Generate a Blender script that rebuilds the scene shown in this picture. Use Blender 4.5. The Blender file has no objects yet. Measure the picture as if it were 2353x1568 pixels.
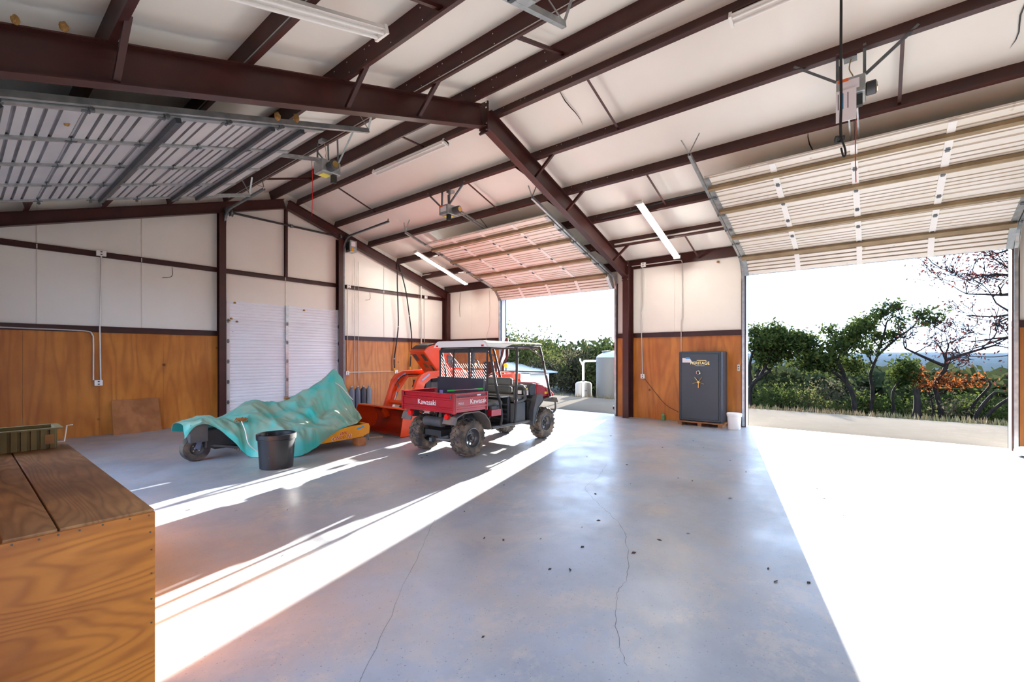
import bpy, math, random
from mathutils import Vector as V, Matrix, noise as mnoise
random.seed(7)
sc = bpy.context.scene
COL = sc.collection
pi = math.pi
# ---------------------------------------------------------------- camera
cam = bpy.data.cameras.new('camera'); camo = bpy.data.objects.new('camera', cam); COL.objects.link(camo)
camo.location = (0, 0, 1.68); camo.rotation_euler = (pi/2, 0, math.radians(38.861-90))
cam.sensor_width = 36; cam.lens = 1037.3*36/2353; cam.shift_y = 35.4/2353
cam.clip_start = .05; cam.clip_end = 6000
sc.camera = camo
# ---------------------------------------------------------------- sky, sun, exposure
world = bpy.data.worlds.new('world'); sc.world = world; world.use_nodes = True
bg = world.node_tree.nodes['Background']
bg.inputs[0].default_value = (.52, .70, 1.0, 1); bg.inputs[1].default_value = 1.32
SUN_EL = math.radians(13.5); SUN_DIR = V((-.968*math.cos(SUN_EL), -.2505*math.cos(SUN_EL), -math.sin(SUN_EL)))
sl = bpy.data.lights.new('sun', 'SUN'); so = bpy.data.objects.new('sun', sl); COL.objects.link(so)
sl.energy = 15.0; sl.color = (1, .95, .87); sl.angle = math.radians(.53)
so.location = (40, 12, 14); so.rotation_euler = SUN_DIR.to_track_quat('-Z', 'Y').to_euler()
vs = sc.view_settings
vs.view_transform = 'Standard'; vs.look = 'None'; vs.gamma = 1; vs.use_curve_mapping = False
vs.exposure = 2.38
try:
    sc.cycles.max_bounces = 10; sc.cycles.diffuse_bounces = 7; sc.cycles.sample_clamp_indirect = 8
except Exception: pass
# ---------------------------------------------------------------- materials
def M(name, c, rough=.5, metal=0, c2=None, scale=5, detail=4, bump=0, bscale=None, st=(1, 1, 1), ramp=(.35, .65), spec=.5, emit=0, coat=0, c3=None, s3=3, r3=(.6, .7), trans=0, up=None):
    m = bpy.data.materials.new(name); m.use_nodes = True; nt = m.node_tree; N = nt.nodes; L = nt.links
    b = N['Principled BSDF']; b.inputs['Roughness'].default_value = rough; b.inputs['Metallic'].default_value = metal
    b.inputs['Base Color'].default_value = (*c, 1); b.inputs['Specular IOR Level'].default_value = spec
    if coat: b.inputs['Coat Weight'].default_value = coat; b.inputs['Coat Roughness'].default_value = .08
    if emit: b.inputs['Emission Color'].default_value = (*c, 1); b.inputs['Emission Strength'].default_value = emit
    g = N.new('ShaderNodeNewGeometry')
    def noise(s, d, stx=(1, 1, 1)):
        mp = N.new('ShaderNodeMapping'); mp.inputs['Scale'].default_value = stx; L.new(g.outputs['Position'], mp.inputs[0])
        n = N.new('ShaderNodeTexNoise'); n.inputs['Scale'].default_value = s; n.inputs['Detail'].default_value = d
        L.new(mp.outputs[0], n.inputs['Vector']); return n.outputs['Fac']
    def rampn(fac, a, bb):
        r = N.new('ShaderNodeMapRange'); r.inputs['From Min'].default_value = a; r.inputs['From Max'].default_value = bb; L.new(fac, r.inputs['Value']); return r.outputs['Result']
    def mix(fac, a, bb):
        x = N.new('ShaderNodeMix'); x.data_type = 'RGBA'
        if hasattr(fac, 'links'): L.new(fac, x.inputs[0])
        for i, q in ((6, a), (7, bb)):
            if hasattr(q, 'links'): L.new(q, x.inputs[i])
            else: x.inputs[i].default_value = (*q, 1)
        return x.outputs[2]
    col = c
    if c2: col = mix(rampn(noise(scale, detail, st), *ramp), col, c2)
    if c3: col = mix(rampn(noise(s3, 5), *r3), col, c3)
    if up:
        sp = N.new('ShaderNodeSeparateXYZ'); L.new(g.outputs['Normal'], sp.inputs[0])
        mu = N.new('ShaderNodeMath'); mu.operation = 'MULTIPLY'; L.new(rampn(sp.outputs[2], up[1], up[2]), mu.inputs[0]); L.new(rampn(noise(4, 5), .3, .6), mu.inputs[1])
        col = mix(mu.outputs[0], col, up[0])
    if hasattr(col, 'links'): L.new(col, b.inputs['Base Color'])
    if bump:
        bn = N.new('ShaderNodeBump'); bn.inputs['Strength'].default_value = bump; bn.inputs['Distance'].default_value = .02
        L.new(noise(bscale or scale*4, 4, st), bn.inputs['Height']); L.new(bn.outputs[0], b.inputs['Normal'])
    if trans:
        t = N.new('ShaderNodeBsdfTranslucent'); mx = N.new('ShaderNodeMixShader'); mx.inputs[0].default_value = trans
        if hasattr(col, 'links'): L.new(col, t.inputs[0])
        else: t.inputs[0].default_value = (*c, 1)
        df = N.new('ShaderNodeBsdfDiffuse')
        if hasattr(col, 'links'): L.new(col, df.inputs[0])
        else: df.inputs[0].default_value = (*c, 1)
        L.new(df.outputs[0], mx.inputs[1]); L.new(t.outputs[0], mx.inputs[2]); L.new(mx.outputs[0], N['Material Output'].inputs[0])
    return m
def plymat(name, ca, cb, cd, st, freq=34, rough=.4):
    m = bpy.data.materials.new(name); m.use_nodes = True; nt = m.node_tree; N = nt.nodes; L = nt.links; b = N['Principled BSDF']
    g = N.new('ShaderNodeNewGeometry')
    def noise(s, d, stx):
        mp = N.new('ShaderNodeMapping'); mp.inputs['Scale'].default_value = stx; L.new(g.outputs['Position'], mp.inputs[0])
        n = N.new('ShaderNodeTexNoise'); n.inputs['Scale'].default_value = s; n.inputs['Detail'].default_value = d; L.new(mp.outputs[0], n.inputs['Vector']); return n.outputs['Fac'], mp
    def math_(op, a, v=None):
        x = N.new('ShaderNodeMath'); x.operation = op; L.new(a, x.inputs[0])
        if v is not None: x.inputs[1].default_value = v
        return x.outputs[0]
    def rg(f, a, bb, to=1):
        r = N.new('ShaderNodeMapRange'); r.inputs['From Min'].default_value = a; r.inputs['From Max'].default_value = bb; r.inputs['To Max'].default_value = to; L.new(f, r.inputs['Value']); return r.outputs[0]
    def mix(f, a, bb):
        x = N.new('ShaderNodeMix'); x.data_type = 'RGBA'; L.new(f, x.inputs[0])
        for i, q in ((6, a), (7, bb)):
            if hasattr(q, 'links'): L.new(q, x.inputs[i])
            else: x.inputs[i].default_value = (*q, 1)
        return x.outputs[2]
    n1, mp = noise(1.0, 2.5, st)
    rings = math_('POWER', rg(math_('SINE', math_('MULTIPLY', n1, freq)), -1, 1), 2.2)
    n2, _ = noise(1, 6, tuple(9*q for q in st)); n3, _ = noise(1.6, 4, (1, 1, 1))
    col = mix(rg(n3, .35, .65), ca, cb)
    col = mix(math_('MULTIPLY', rings, .42), col, cd)
    col = mix(rg(n2, .45, .8, .5), col, cd)
    vo = N.new('ShaderNodeTexVoronoi'); vo.inputs['Scale'].default_value = 1.7; L.new(g.outputs['Position'], vo.inputs['Vector'])
    col = mix(rg(vo.outputs['Distance'], .075, .03), col, tuple(q*.35 for q in cd))
    L.new(col, b.inputs['Base Color']); b.inputs['Roughness'].default_value = rough
    bn = N.new('ShaderNodeBump'); bn.inputs['Strength'].default_value = .15; bn.inputs['Distance'].default_value = .01; L.new(rings, bn.inputs['Height']); L.new(bn.outputs[0], b.inputs['Normal'])
    return m
STEEL = M('oxide_red_steel', (.062, .014, .011), .42, c2=(.044, .010, .008), scale=3)
VINYL = M('white_vinyl', (.86, .84, .775), .42, c2=(.82, .79, .72), scale=.7, bump=.25, bscale=1.6)
SEAM = M('vinyl_seam', (.76, .70, .63), .5)
PLY = plymat('stained_plywood', (.60, .225, .034), (.50, .165, .020), (.28, .072, .008), (1.3, 1.3, .20), 75)
BENCHF = plymat('bench_plywood', (.60, .20, .024), (.48, .145, .015), (.24, .055, .006), (.42, 1, 1.7), 230, .35)
BENCHT = plymat('bench_plank', (.50, .25, .090), (.20, .085, .030), (.15, .055, .016), (3.0, .35, 1), 150, .5)
SCRAP = plymat('scrap_plywood', (.40, .155, .05), (.33, .12, .035), (.2, .06, .015), (1.5, 1, 1.2), 30)
GALV = M('galvanised_steel', (.50, .53, .53), .38, .75, c2=(.36, .39, .40), scale=9)
GALVD = M('dull_galvanised', (.20, .22, .23), .45, .6, c2=(.13, .145, .16), scale=7)
DOORC = M('door_panel_paint', (.86, .83, .77), .42, c2=(.78, .73, .64), scale=3, st=(1, .3, 1), c3=(.34, .22, .11), s3=7, r3=(.66, .8))
DOORG = M('door_panel_galvanised', (.60, .58, .57), .42, .15, c2=(.48, .47, .49), scale=2.5, st=(1, .3, 1))
DOORW = M('white_door_paint', (.86, .90, .96), .35, c2=(.82, .85, .91), scale=2, c3=(.23, .13, .07), s3=5, r3=(.72, .78))
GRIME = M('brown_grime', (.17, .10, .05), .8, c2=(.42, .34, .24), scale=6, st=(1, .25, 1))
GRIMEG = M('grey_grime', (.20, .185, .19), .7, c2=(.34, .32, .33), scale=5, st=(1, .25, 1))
STRUTB = M('tan_strut', (.34, .25, .14), .55, .1, c2=(.25, .18, .10), scale=4)
STRUTG = M('dark_strut', (.085, .09, .10), .4, .5, c2=(.06, .065, .075), scale=4)
WHITE = M('white_enamel', (.87, .86, .83), .4)
TRIM = M('white_trim', (.78, .77, .80), .4, c2=(.7, .69, .72), scale=3)
BLACK = M('black_plastic', (.018, .019, .021), .45, c2=(.03, .03, .032), scale=6)
DGREY = M('dark_grey_plastic', (.055, .062, .072), .5, c2=(.09, .085, .08), scale=4)
RUBBER = M('dusty_rubber', (.035, .032, .03), .8, c2=(.16, .12, .085), scale=6, ramp=(.42, .7), bump=.3, bscale=50)
TYRE = M('muddy_tyre', (.045, .042, .042), .85, c2=(.20, .15, .105), scale=7, ramp=(.40, .68), bump=.3, bscale=60)
REDP = M('red_plastic', (.42, .006, .018), .28, c2=(.34, .006, .014), scale=4, coat=.3)
ORANGE = M('orange_paint', (.85, .075, .006), .3, c2=(.72, .055, .005), scale=3, coat=.3)
ORANGED = M('worn_orange_paint', (.50, .035, .006), .5, c2=(.15, .025, .012), scale=2.2, ramp=(.4, .65))
YELLOW = M('yellow_paint', (.78, .36, .006), .4, c2=(.68, .29, .01), scale=4)
TARP = M('teal_tarp', (.022, .44, .40), .5, c2=(.05, .52, .46), scale=2, bump=.35, bscale=9, up=((.27, .40, .30), .05, .75), c3=(.17, .37, .29), s3=2.2, r3=(.46, .62))
CONC = None
CHROME = M('chrome', (.75, .75, .76), .18, 1)
GOLD = M('brass', (.83, .58, .22), .25, 1)
SAFE = M('slate_blue_enamel', (.024, .046, .066), .36, c2=(.021, .040, .058), scale=2, spec=.6)
OLIVE = M('olive_trough', (.26, .20, .075), .45, c2=(.15, .11, .04), scale=3)
BROWNW = M('pallet_wood', (.46, .20, .07), .7, c2=(.30, .13, .05), scale=6, st=(1, .3, 1))
MUD = M('dry_mud', (.46, .26, .09), .95, c2=(.30, .16, .05), scale=30, bump=.8, bscale=60)
ROPE = M('frayed_rope', (.42, .20, .06), .9, c2=(.25, .11, .04), scale=30)
AMBER = M('amber_lens', (.95, .30, .02), .2, emit=.35)
REDL = M('red_lens', (.75, .01, .01), .2)
GLASS = M('dark_lens', (.09, .07, .05), .15)
LAMP = M('lit_tube', (1, .98, .92), .4, emit=14)
PAPER = M('white_paper', (.82, .80, .85), .7)
BLUET = M('blue_tape', (.04, .33, .68), .6)
GREENP = M('green_plastic', (.06, .60, .10), .4)
LETW = M('white_lettering', (.85, .83, .85), .4)
LETR = M('red_lettering', (.45, .01, .02), .4)
CABLE = M('black_cable', (.012, .012, .013), .5)
CONDUIT = M('grey_conduit', (.62, .60, .56), .4, .3)
GRASS = M('dry_grass', (.08, .06, .03), .9, c2=(.035, .042, .016), scale=1.3, c3=(.11, .06, .03), s3=3)
DIRT = M('hill_ground', (.022, .02, .011), .95, c2=(.012, .014, .006), scale=.4)
BARK = M('oak_bark', (.013, .011, .010), .95, c2=(.006, .005, .005), scale=9, st=(1, 1, .3), bump=.6, bscale=30, spec=.08)
LEAF1 = M('oak_leaf', (.012, .020, .007), .6, c2=(.032, .042, .010), scale=1.8, ramp=(.4, .65), trans=.35, spec=.08)
LEAF2 = M('bright_leaf', (.028, .034, .012), .6, c2=(.054, .058, .019), scale=2.5, trans=.4, spec=.08)
LEAF3 = M('grey_brush', (.036, .033, .022), .7, c2=(.055, .050, .028), scale=2.5, trans=.3, spec=.08)
LEAFO = M('rust_leaf', (.105, .032, .009), .6, c2=(.055, .018, .008), scale=3, trans=.45, spec=.08)
LEAFR = M('dark_red_leaf', (.045, .012, .010), .6, c2=(.022, .010, .010), scale=3, trans=.4, spec=.08)
FARL = M('far_woodland', (.014, .020, .011), .8, c2=(.030, .034, .013), scale=.16, c3=(.05, .03, .016), s3=.11, r3=(.62, .7), trans=.2, spec=.08)
HILL = M('far_hill_woodland', (.012, .016, .012), 1, c2=(.008, .011, .008), scale=.02, spec=0)
TANK = M('grey_poly_tank', (.020, .0195, .018), .6)
def concrete(name, base, dark, stain, rough, spec=.5):
    m = bpy.data.materials.new(name); m.use_nodes = True; nt = m.node_tree; N = nt.nodes; L = nt.links; b = N['Principled BSDF']
    g = N.new('ShaderNodeNewGeometry')
    def noise(s, d, r=.5, dist=0):
        n = N.new('ShaderNodeTexNoise'); n.inputs['Scale'].default_value = s; n.inputs['Detail'].default_value = d; n.inputs['Roughness'].default_value = r
        n.inputs['Distortion'].default_value = dist; L.new(g.outputs['Position'], n.inputs['Vector']); return n.outputs['Fac']
    def rg(f, a, bb, lo=0, hi=1):
        r = N.new('ShaderNodeMapRange'); r.inputs['From Min'].default_value = a; r.inputs['From Max'].default_value = bb; r.inputs['To Min'].default_value = lo; r.inputs['To Max'].default_value = hi; L.new(f, r.inputs['Value']); return r.outputs[0]
    def mix(f, a, bb):
        x = N.new('ShaderNodeMix'); x.data_type = 'RGBA'; L.new(f, x.inputs[0])
        for i, q in ((6, a), (7, bb)):
            if hasattr(q, 'links'): L.new(q, x.inputs[i])
            else: x.inputs[i].default_value = (*q, 1)
        return x.outputs[2]
    b.inputs['Specular IOR Level'].default_value = spec
    col = mix(rg(noise(.6, 8, .66), .36, .64), base, dark)
    col = mix(rg(noise(.9, 12, .74, .4), .47, .62, 0, .75), col, stain)
    mk = N.new('ShaderNodeMath'); mk.operation = 'MULTIPLY'; L.new(rg(noise(3.4, 12, .8), .50, .58, 0, .7), mk.inputs[0]); L.new(rg(noise(.45, 3), .46, .56), mk.inputs[1])
    col = mix(mk.outputs[0], col, tuple(q*1.12 for q in stain))
    col = mix(rg(noise(60, 2), .66, .72, 0, .6), col, tuple(q*.3 for q in dark))
    L.new(col, b.inputs['Base Color'])
    L.new(rg(noise(1.6, 6, .65), .35, .7, rough-.055, rough+.12), b.inputs['Roughness'])
    bn = N.new('ShaderNodeBump'); bn.inputs['Strength'].default_value = .08; bn.inputs['Distance'].default_value = .01; L.new(noise(5, 8, .7), bn.inputs['Height']); L.new(bn.outputs[0], b.inputs['Normal'])
    return m
CONC = concrete('sealed_concrete', (.355, .385, .435), (.25, .27, .30), (.40, .36, .32), .345)
APRON = concrete('apron_concrete', (.080, .072, .062), (.068, .061, .052), (.076, .066, .056), .9, 0)
CRACK = M('floor_crack', (.15, .145, .14), .9)
# ---------------------------------------------------------------- mesh helpers
INV = {}
class MB:
    def __init__(s): s.v = []; s.f = []
    def add(s, vs_, fs):
        o = len(s.v); s.v += [tuple(q) for q in vs_]; s.f += [tuple(i+o for i in f) for f in fs]; return s
    def bb(s, x0, x1, y0, y1, z0, z1):
        return s.add([(x0, y0, z0), (x1, y0, z0), (x1, y1, z0), (x0, y1, z0), (x0, y0, z1), (x1, y0, z1), (x1, y1, z1), (x0, y1, z1)],
                     [(3, 2, 1, 0), (4, 5, 6, 7), (0, 1, 5, 4), (1, 2, 6, 5), (2, 3, 7, 6), (3, 0, 4, 7)])
    def prof(s, p, q, poly, up=(0, 0, 1)):
        p, q = V(p), V(q); d = (q-p).normalized(); sd = d.cross(V(up)).normalized(); u = sd.cross(d); n = len(poly)
        return s.add([p+sd*a+u*b for a, b in poly]+[q+sd*a+u*b for a, b in poly],
                     [tuple(range(n-1, -1, -1)), tuple(range(n, 2*n))]+[(i, (i+1) % n, n+(i+1) % n, n+i) for i in range(n)])
    def bar(s, p, q, w, h, up=(0, 0, 1)):
        return s.prof(p, q, [(-w/2, -h/2), (w/2, -h/2), (w/2, h/2), (-w/2, h/2)], up)
    def tube(s, pts, r, n=8, closed=False):
        pts = [V(p) for p in pts]; k = len(pts); o = len(s.v); rs = r if isinstance(r, (list, tuple)) else [r]*k
        t0 = (pts[1]-pts[0]).normalized(); a = V((0, 0, 1)) if abs(t0.z) < .9 else V((1, 0, 0)); nr = t0.cross(a).normalized()
        for i, p in enumerate(pts):
            if closed: t = (pts[(i+1) % k]-pts[i-1]).normalized()
            else: t = (pts[min(i+1, k-1)]-pts[max(i-1, 0)]).normalized()
            nr = (nr-t*nr.dot(t)).normalized(); bi = t.cross(nr)
            for j in range(n):
                an = 2*pi*j/n; s.v.append(tuple(p+(nr*math.cos(an)+bi*math.sin(an))*rs[i]))
        for i in range(k if closed else k-1):
            i2 = (i+1) % k
            for j in range(n): s.f.append((o+i*n+j, o+i*n+(j+1) % n, o+i2*n+(j+1) % n, o+i2*n+j))
        if not closed: s.f.append(tuple(o+j for j in range(n-1, -1, -1))); s.f.append(tuple(o+(k-1)*n+j for j in range(n)))
        return s
    def lathe(s, pr, c=(0, 0, 0), n=24, ax='z', cap=True):
        o = len(s.v)
        for r, h in pr:
            for j in range(n):
                a = 2*pi*j/n; x, y = r*math.cos(a), r*math.sin(a)
                p = (x, y, h) if ax == 'z' else ((x, h, y) if ax == 'y' else (h, x, y)); s.v.append((c[0]+p[0], c[1]+p[1], c[2]+p[2]))
        for i in range(len(pr)-1):
            for j in range(n):
                q = (o+i*n+j, o+i*n+(j+1) % n, o+(i+1)*n+(j+1) % n, o+(i+1)*n+j); s.f.append(q if ax != 'y' else q[::-1])
        for i, fl in ((0, 1), (len(pr)-1, 0)):
            if pr[i][0] > 1e-4 and cap and pr[0] != pr[-1]:
                q = tuple(o+i*n+j for j in range(n)); q = q[::-1] if fl else q; s.f.append(q if ax != 'y' else q[::-1])
        return s
    def ext(s, poly, ax, a, b):
        n = len(poly); f = {'x': lambda p, h: (h, p[0], p[1]), 'y': lambda p, h: (p[0], h, p[1]), 'z': lambda p, h: (p[0], p[1], h)}[ax]
        return s.add([f(p, a) for p in poly]+[f(p, b) for p in poly], [tuple(range(n-1, -1, -1)), tuple(range(n, 2*n))]+[(i, (i+1) % n, n+(i+1) % n, n+i) for i in range(n)])
    def strip(s, prof_, ax, a, b, th=.006, dn=None):
        # thin folded sheet: open 2D profile extruded along an axis with thickness
        up = [(p[0], p[1]) for p in prof_]; n = len(up); off = []
        for i in range(n):
            d = V(up[min(i+1, n-1)])-V(up[max(i-1, 0)]); d.normalize(); off.append((up[i][0]-d.y*th, up[i][1]+d.x*th))
        return s.ext(up+off[::-1], ax, a, b)
    def grid(s, fn, nu, nv):
        o = len(s.v)
        for i in range(nu+1):
            for j in range(nv+1): s.v.append(tuple(fn(i/nu, j/nv)))
        for i in range(nu):
            for j in range(nv):
                a = o+i*(nv+1)+j; s.f.append((a, a+nv+1, a+nv+2, a+1))
        return s
    def build(s, name, mat, parent=None, smooth=0, bevel=0, local=False, solid=0, kind=None):
        vsx = [V(q) for q in s.v]; org = None
        if parent is None:
            xs, ys, zs = zip(*s.v); org = V(((min(xs)+max(xs))/2, (min(ys)+max(ys))/2, min(zs))); vsx = [q-org for q in vsx]
        elif not local: iv = INV[parent.name]; vsx = [iv @ q for q in vsx]
        me = bpy.data.meshes.new(name); me.from_pydata(vsx, [], s.f); me.validate(); me.materials.append(mat)
        if smooth:
            for p in me.polygons: p.use_smooth = True
            me.set_sharp_from_angle(angle=math.radians(smooth))
        o = bpy.data.objects.new(name, me); COL.objects.link(o)
        if parent: o.parent = parent; INV[o.name] = INV[parent.name]
        else: o.location = org; INV[o.name] = Matrix.Translation(-org)
        if solid: md = o.modifiers.new('solidify', 'SOLIDIFY'); md.thickness = solid; md.offset = 0
        if bevel: md = o.modifiers.new('bevel', 'BEVEL'); md.width = bevel; md.segments = 2; md.limit_method = 'ANGLE'
        if kind: o['kind'] = kind
        return o
def tag(o, label=None, cat=None, group=None, kind=None):
    if label: o['label'] = label
    if cat: o['category'] = cat
    if group: o['group'] = group
    if kind: o['kind'] = kind
    return o
def empty(name, loc, label=None, cat=None, group=None, kind=None, rz=0):
    o = bpy.data.objects.new(name, None); COL.objects.link(o); o.location = loc; o.rotation_euler = (0, 0, rz); o.empty_display_size = .1
    INV[o.name] = (Matrix.Translation(V(loc)) @ Matrix.Rotation(rz, 4, 'Z')).inverted()
    return tag(o, label, cat, group, kind)
def dup(o, parent, loc=None):
    c = o.copy(); COL.objects.link(c); c.parent = parent
    if loc is not None: c.location = loc
    for ch in list(o.children): dup(ch, c)
    return c
def share(src, name, parent, loc, rot=(0, 0, 0), scl=(1, 1, 1)):
    c = bpy.data.objects.new(name, src.data); COL.objects.link(c); c.parent = parent
    c.location = loc; c.rotation_euler = rot; c.scale = scl; return c
def arc(c, r, a0, a1, n=6): return [(c[0]+r*math.cos(a0+(a1-a0)*i/n), c[1]+r*math.sin(a0+(a1-a0)*i/n)) for i in range(n+1)]
def rrect(w, h, r, n=4):
    p = []
    for cx, cy, a in ((w/2-r, h/2-r, 0), (-w/2+r, h/2-r, pi/2), (-w/2+r, -h/2+r, pi), (w/2-r, -h/2+r, 3*pi/2)): p += arc((cx, cy), r, a, a+pi/2, n)
    return p
def smoothpath(pts, k=6):
    pts = [V(p) for p in pts]; out = []
    for i in range(len(pts)-1):
        p0, p1, p2, p3 = pts[max(i-1, 0)], pts[i], pts[i+1], pts[min(i+2, len(pts)-1)]
        for j in range(k):
            t = j/k; out.append(.5*((2*p1)+(p2-p0)*t+(2*p0-5*p1+4*p2-p3)*t*t+(3*p1-p0-3*p2+p3)*t**3))
    return out+[pts[-1]]
def text(body, size, mat, parent, mtx, ext=.002, name='lettering', sx=1, local=False, shear=0):
    cu = bpy.data.curves.new(name, 'FONT'); cu.body = body; cu.size = size; cu.extrude = ext; cu.align_x = 'CENTER'; cu.align_y = 'CENTER'; cu.shear = shear
    t = bpy.data.objects.new(name, cu); COL.objects.link(t); bpy.context.view_layer.update()
    me = bpy.data.meshes.new_from_object(t.evaluated_get(bpy.context.evaluated_depsgraph_get())); bpy.data.objects.remove(t)
    o = bpy.data.objects.new(name, me); COL.objects.link(o); me.materials.clear(); me.materials.append(mat); me.name = name
    me.transform(mtx @ Matrix.Diagonal((sx, 1, 1, 1)) if local else INV[parent.name] @ mtx @ Matrix.Diagonal((sx, 1, 1, 1)))
    o.parent = parent; return o
def frame_mtx(loc, right, up):
    r, u = V(right).normalized(), V(up).normalized(); n = r.cross(u)
    return Matrix(((r.x, u.x, n.x, loc[0]), (r.y, u.y, n.y, loc[1]), (r.z, u.z, n.z, loc[2]), (0, 0, 0, 1)))
# ================================================================ building shell
XR, XL, YB, YF, RX, SL = 11.854, -.25, 12.865, -9.8, 5.8, .32
OPN_R = [(5.79, 10.0), (-1.88, 2.40)]; OPN_L = [(5.79, 9.85), (-1.85, 2.35)]; DH = 3.64
FR = [5.3, -2.25]
def zt(x): return 6.03-SL*abs(x-RX)
OFFS = [.32, 1.47, 2.63, 3.76, 4.88]
fl_ = MB().bb(XL-.2, XR+.25, YF-.2, YB+.2, -.15, 0).build('floor', CONC); fl_['kind'] = 'structure'; fl_['label'] = 'smooth grey sealed concrete slab'
def crack(pts, w=.0035):
    sp = smoothpath([(p[0], p[1], .0008) for p in pts], 8); m = MB(); o = 0
    for i, p in enumerate(sp):
        t = (sp[min(i+1, len(sp)-1)]-sp[max(i-1, 0)]).normalized(); s = V((-t.y, t.x, 0))*w*.5*(.5+random.random()); j = V((random.uniform(-.012, .012), random.uniform(-.012, .012), 0))
        m.v += [tuple(p+j-s), tuple(p+j+s)]
    for i in range(len(sp)-1): m.f.append((2*i, 2*i+2, 2*i+3, 2*i+1))
    m.build('crack', CRACK, fl_)
crack([(4.58, 2.42), (4.2, 2.0), (3.82, 1.75), (3.25, 1.48), (2.95, 1.42), (2.5, 1.2), (2.3, 1.06)])
crack([(4.58, 2.42), (5.1, 2.9), (5.6, 3.0), (6.5, 3.3)], .002)
crack([(3.2, 3.6), (2.4, 2.95), (1.6, 2.3), (1.1, 1.9)], .0025)
rnd = random.Random(3)
lm = MB().add([(-.016, 0, .002), (0, -.007, .006), (.018, 0, .003), (0, .007, .001)], [(0, 1, 2, 3)]).build('dead_leaf', M('dead_leaf', (.05, .03, .02), .9), fl_, local=True)
lm.location = (3.4-(XL+XR+.05)/2, 2.4-(YF+YB)/2, .15)
for i in range(60):
    x, y = rnd.uniform(1.6, 9.5), rnd.uniform(.2, 6.2)
    s_ = rnd.uniform(.6, 1.9); share(lm, 'dead_leaf', fl_, (x-(XL+XR+.05)/2, y-(YF+YB)/2, .15), (0, 0, rnd.uniform(0, 6)), (s_, s_, s_))
def wall(name, cols):
    return empty(name, cols, kind='structure')
def seg_side(W, xi, sgn, y0, y1, z0, z1):
    # vinyl faced insulation, sgn=+1: the wall lies on the +x side
    m = MB(); m.bb(min(xi, xi+sgn*.14), max(xi, xi+sgn*.14), y0, y1, z0, z1); return m.build('insulation_panel', VINYL, W)
def side_wall(name, xi, sgn, opn):
    W = wall(name, (xi, (YF+YB)/2, 0)); segs = []; a = YF
    for (y0, y1) in sorted(opn): segs.append((a, y0)); a = y1
    segs.append((a, YB)); EAVE = zt(xi)+.25
    for (y0, y1) in segs:
        y = y0
        n = max(1, round((y1-y0)/1.83)); w = (y1-y0)/n
        for i in range(n): seg_side(W, xi, sgn, y0+i*w+.002, y0+(i+1)*w-.002, 0, EAVE)
        n = max(1, round((y1-y0)/1.22)); w = (y1-y0)/n
        for i in range(n): MB().bb(min(xi, xi-sgn*.022), max(xi, xi-sgn*.022), y0+i*w+.0015, y0+(i+1)*w-.0015, .004, 2.19).build('plywood_sheet', PLY, W)
        g = MB().ext([(0, 2.19), (-sgn*.05, 2.19), (-sgn*.05, 2.20), (-sgn*.008, 2.20), (-sgn*.008, 2.31), (-sgn*.05, 2.31), (-sgn*.05, 2.32), (0, 2.32)] , 'y', y0, y1)
        g.v = [(v[0]+xi, v[1], v[2]) for v in g.v]; g.build('girt', STEEL, W)
        MB().bb(min(xi+sgn*.2, xi+sgn*.25), max(xi+sgn*.2, xi+sgn*.25), y0, y1, 0, EAVE).build('siding', WHITE, W)
    for (y0, y1) in opn:
        seg_side(W, xi, sgn, y0, y1, DH, EAVE)
        MB().bb(min(xi+sgn*.2, xi+sgn*.25), max(xi+sgn*.2, xi+sgn*.25), y0, y1, DH, EAVE).build('siding', WHITE, W)
        for y, s in ((y0, -1), (y1, 1)): # jamb lining, galvanised angle and red post beside it
            MB().bb(min(xi, xi+sgn*.25), max(xi, xi+sgn*.25), min(y, y+s*.04), max(y, y+s*.04), 0, DH+.02).build('jamb', TRIM, W)
            MB().bb(min(xi-sgn*.01, xi-sgn*.03), max(xi-sgn*.01, xi-sgn*.03), min(y+s*.005, y+s*.10), max(y+s*.005, y+s*.10), 0, DH+.1).build('jamb_post', STEEL, W)
        MB().bb(min(xi, xi+sgn*.25), max(xi, xi+sgn*.25), y0, y1, DH, DH+.04).build('header', TRIM, W)
    MB().prof((xi-sgn*.03, YF, EAVE-.255), (xi-sgn*.03, YB, EAVE-.255), [(-.03, 0), (.03, 0), (.03, .008), (-.02, .008), (-.02, .237), (.03, .237), (.03, .245), (-.03, .245)] if sgn < 0 else [(.03, 0), (.03, .245), (-.03, .245), (-.03, .237), (.02, .237), (.02, .008), (-.03, .008), (-.03, 0)]).build('eave_strut', STEEL, W)
    return W
WR = side_wall('wall_right', XR, 1, OPN_R); WL = side_wall('wall_left', XL, -1, OPN_L)
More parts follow.
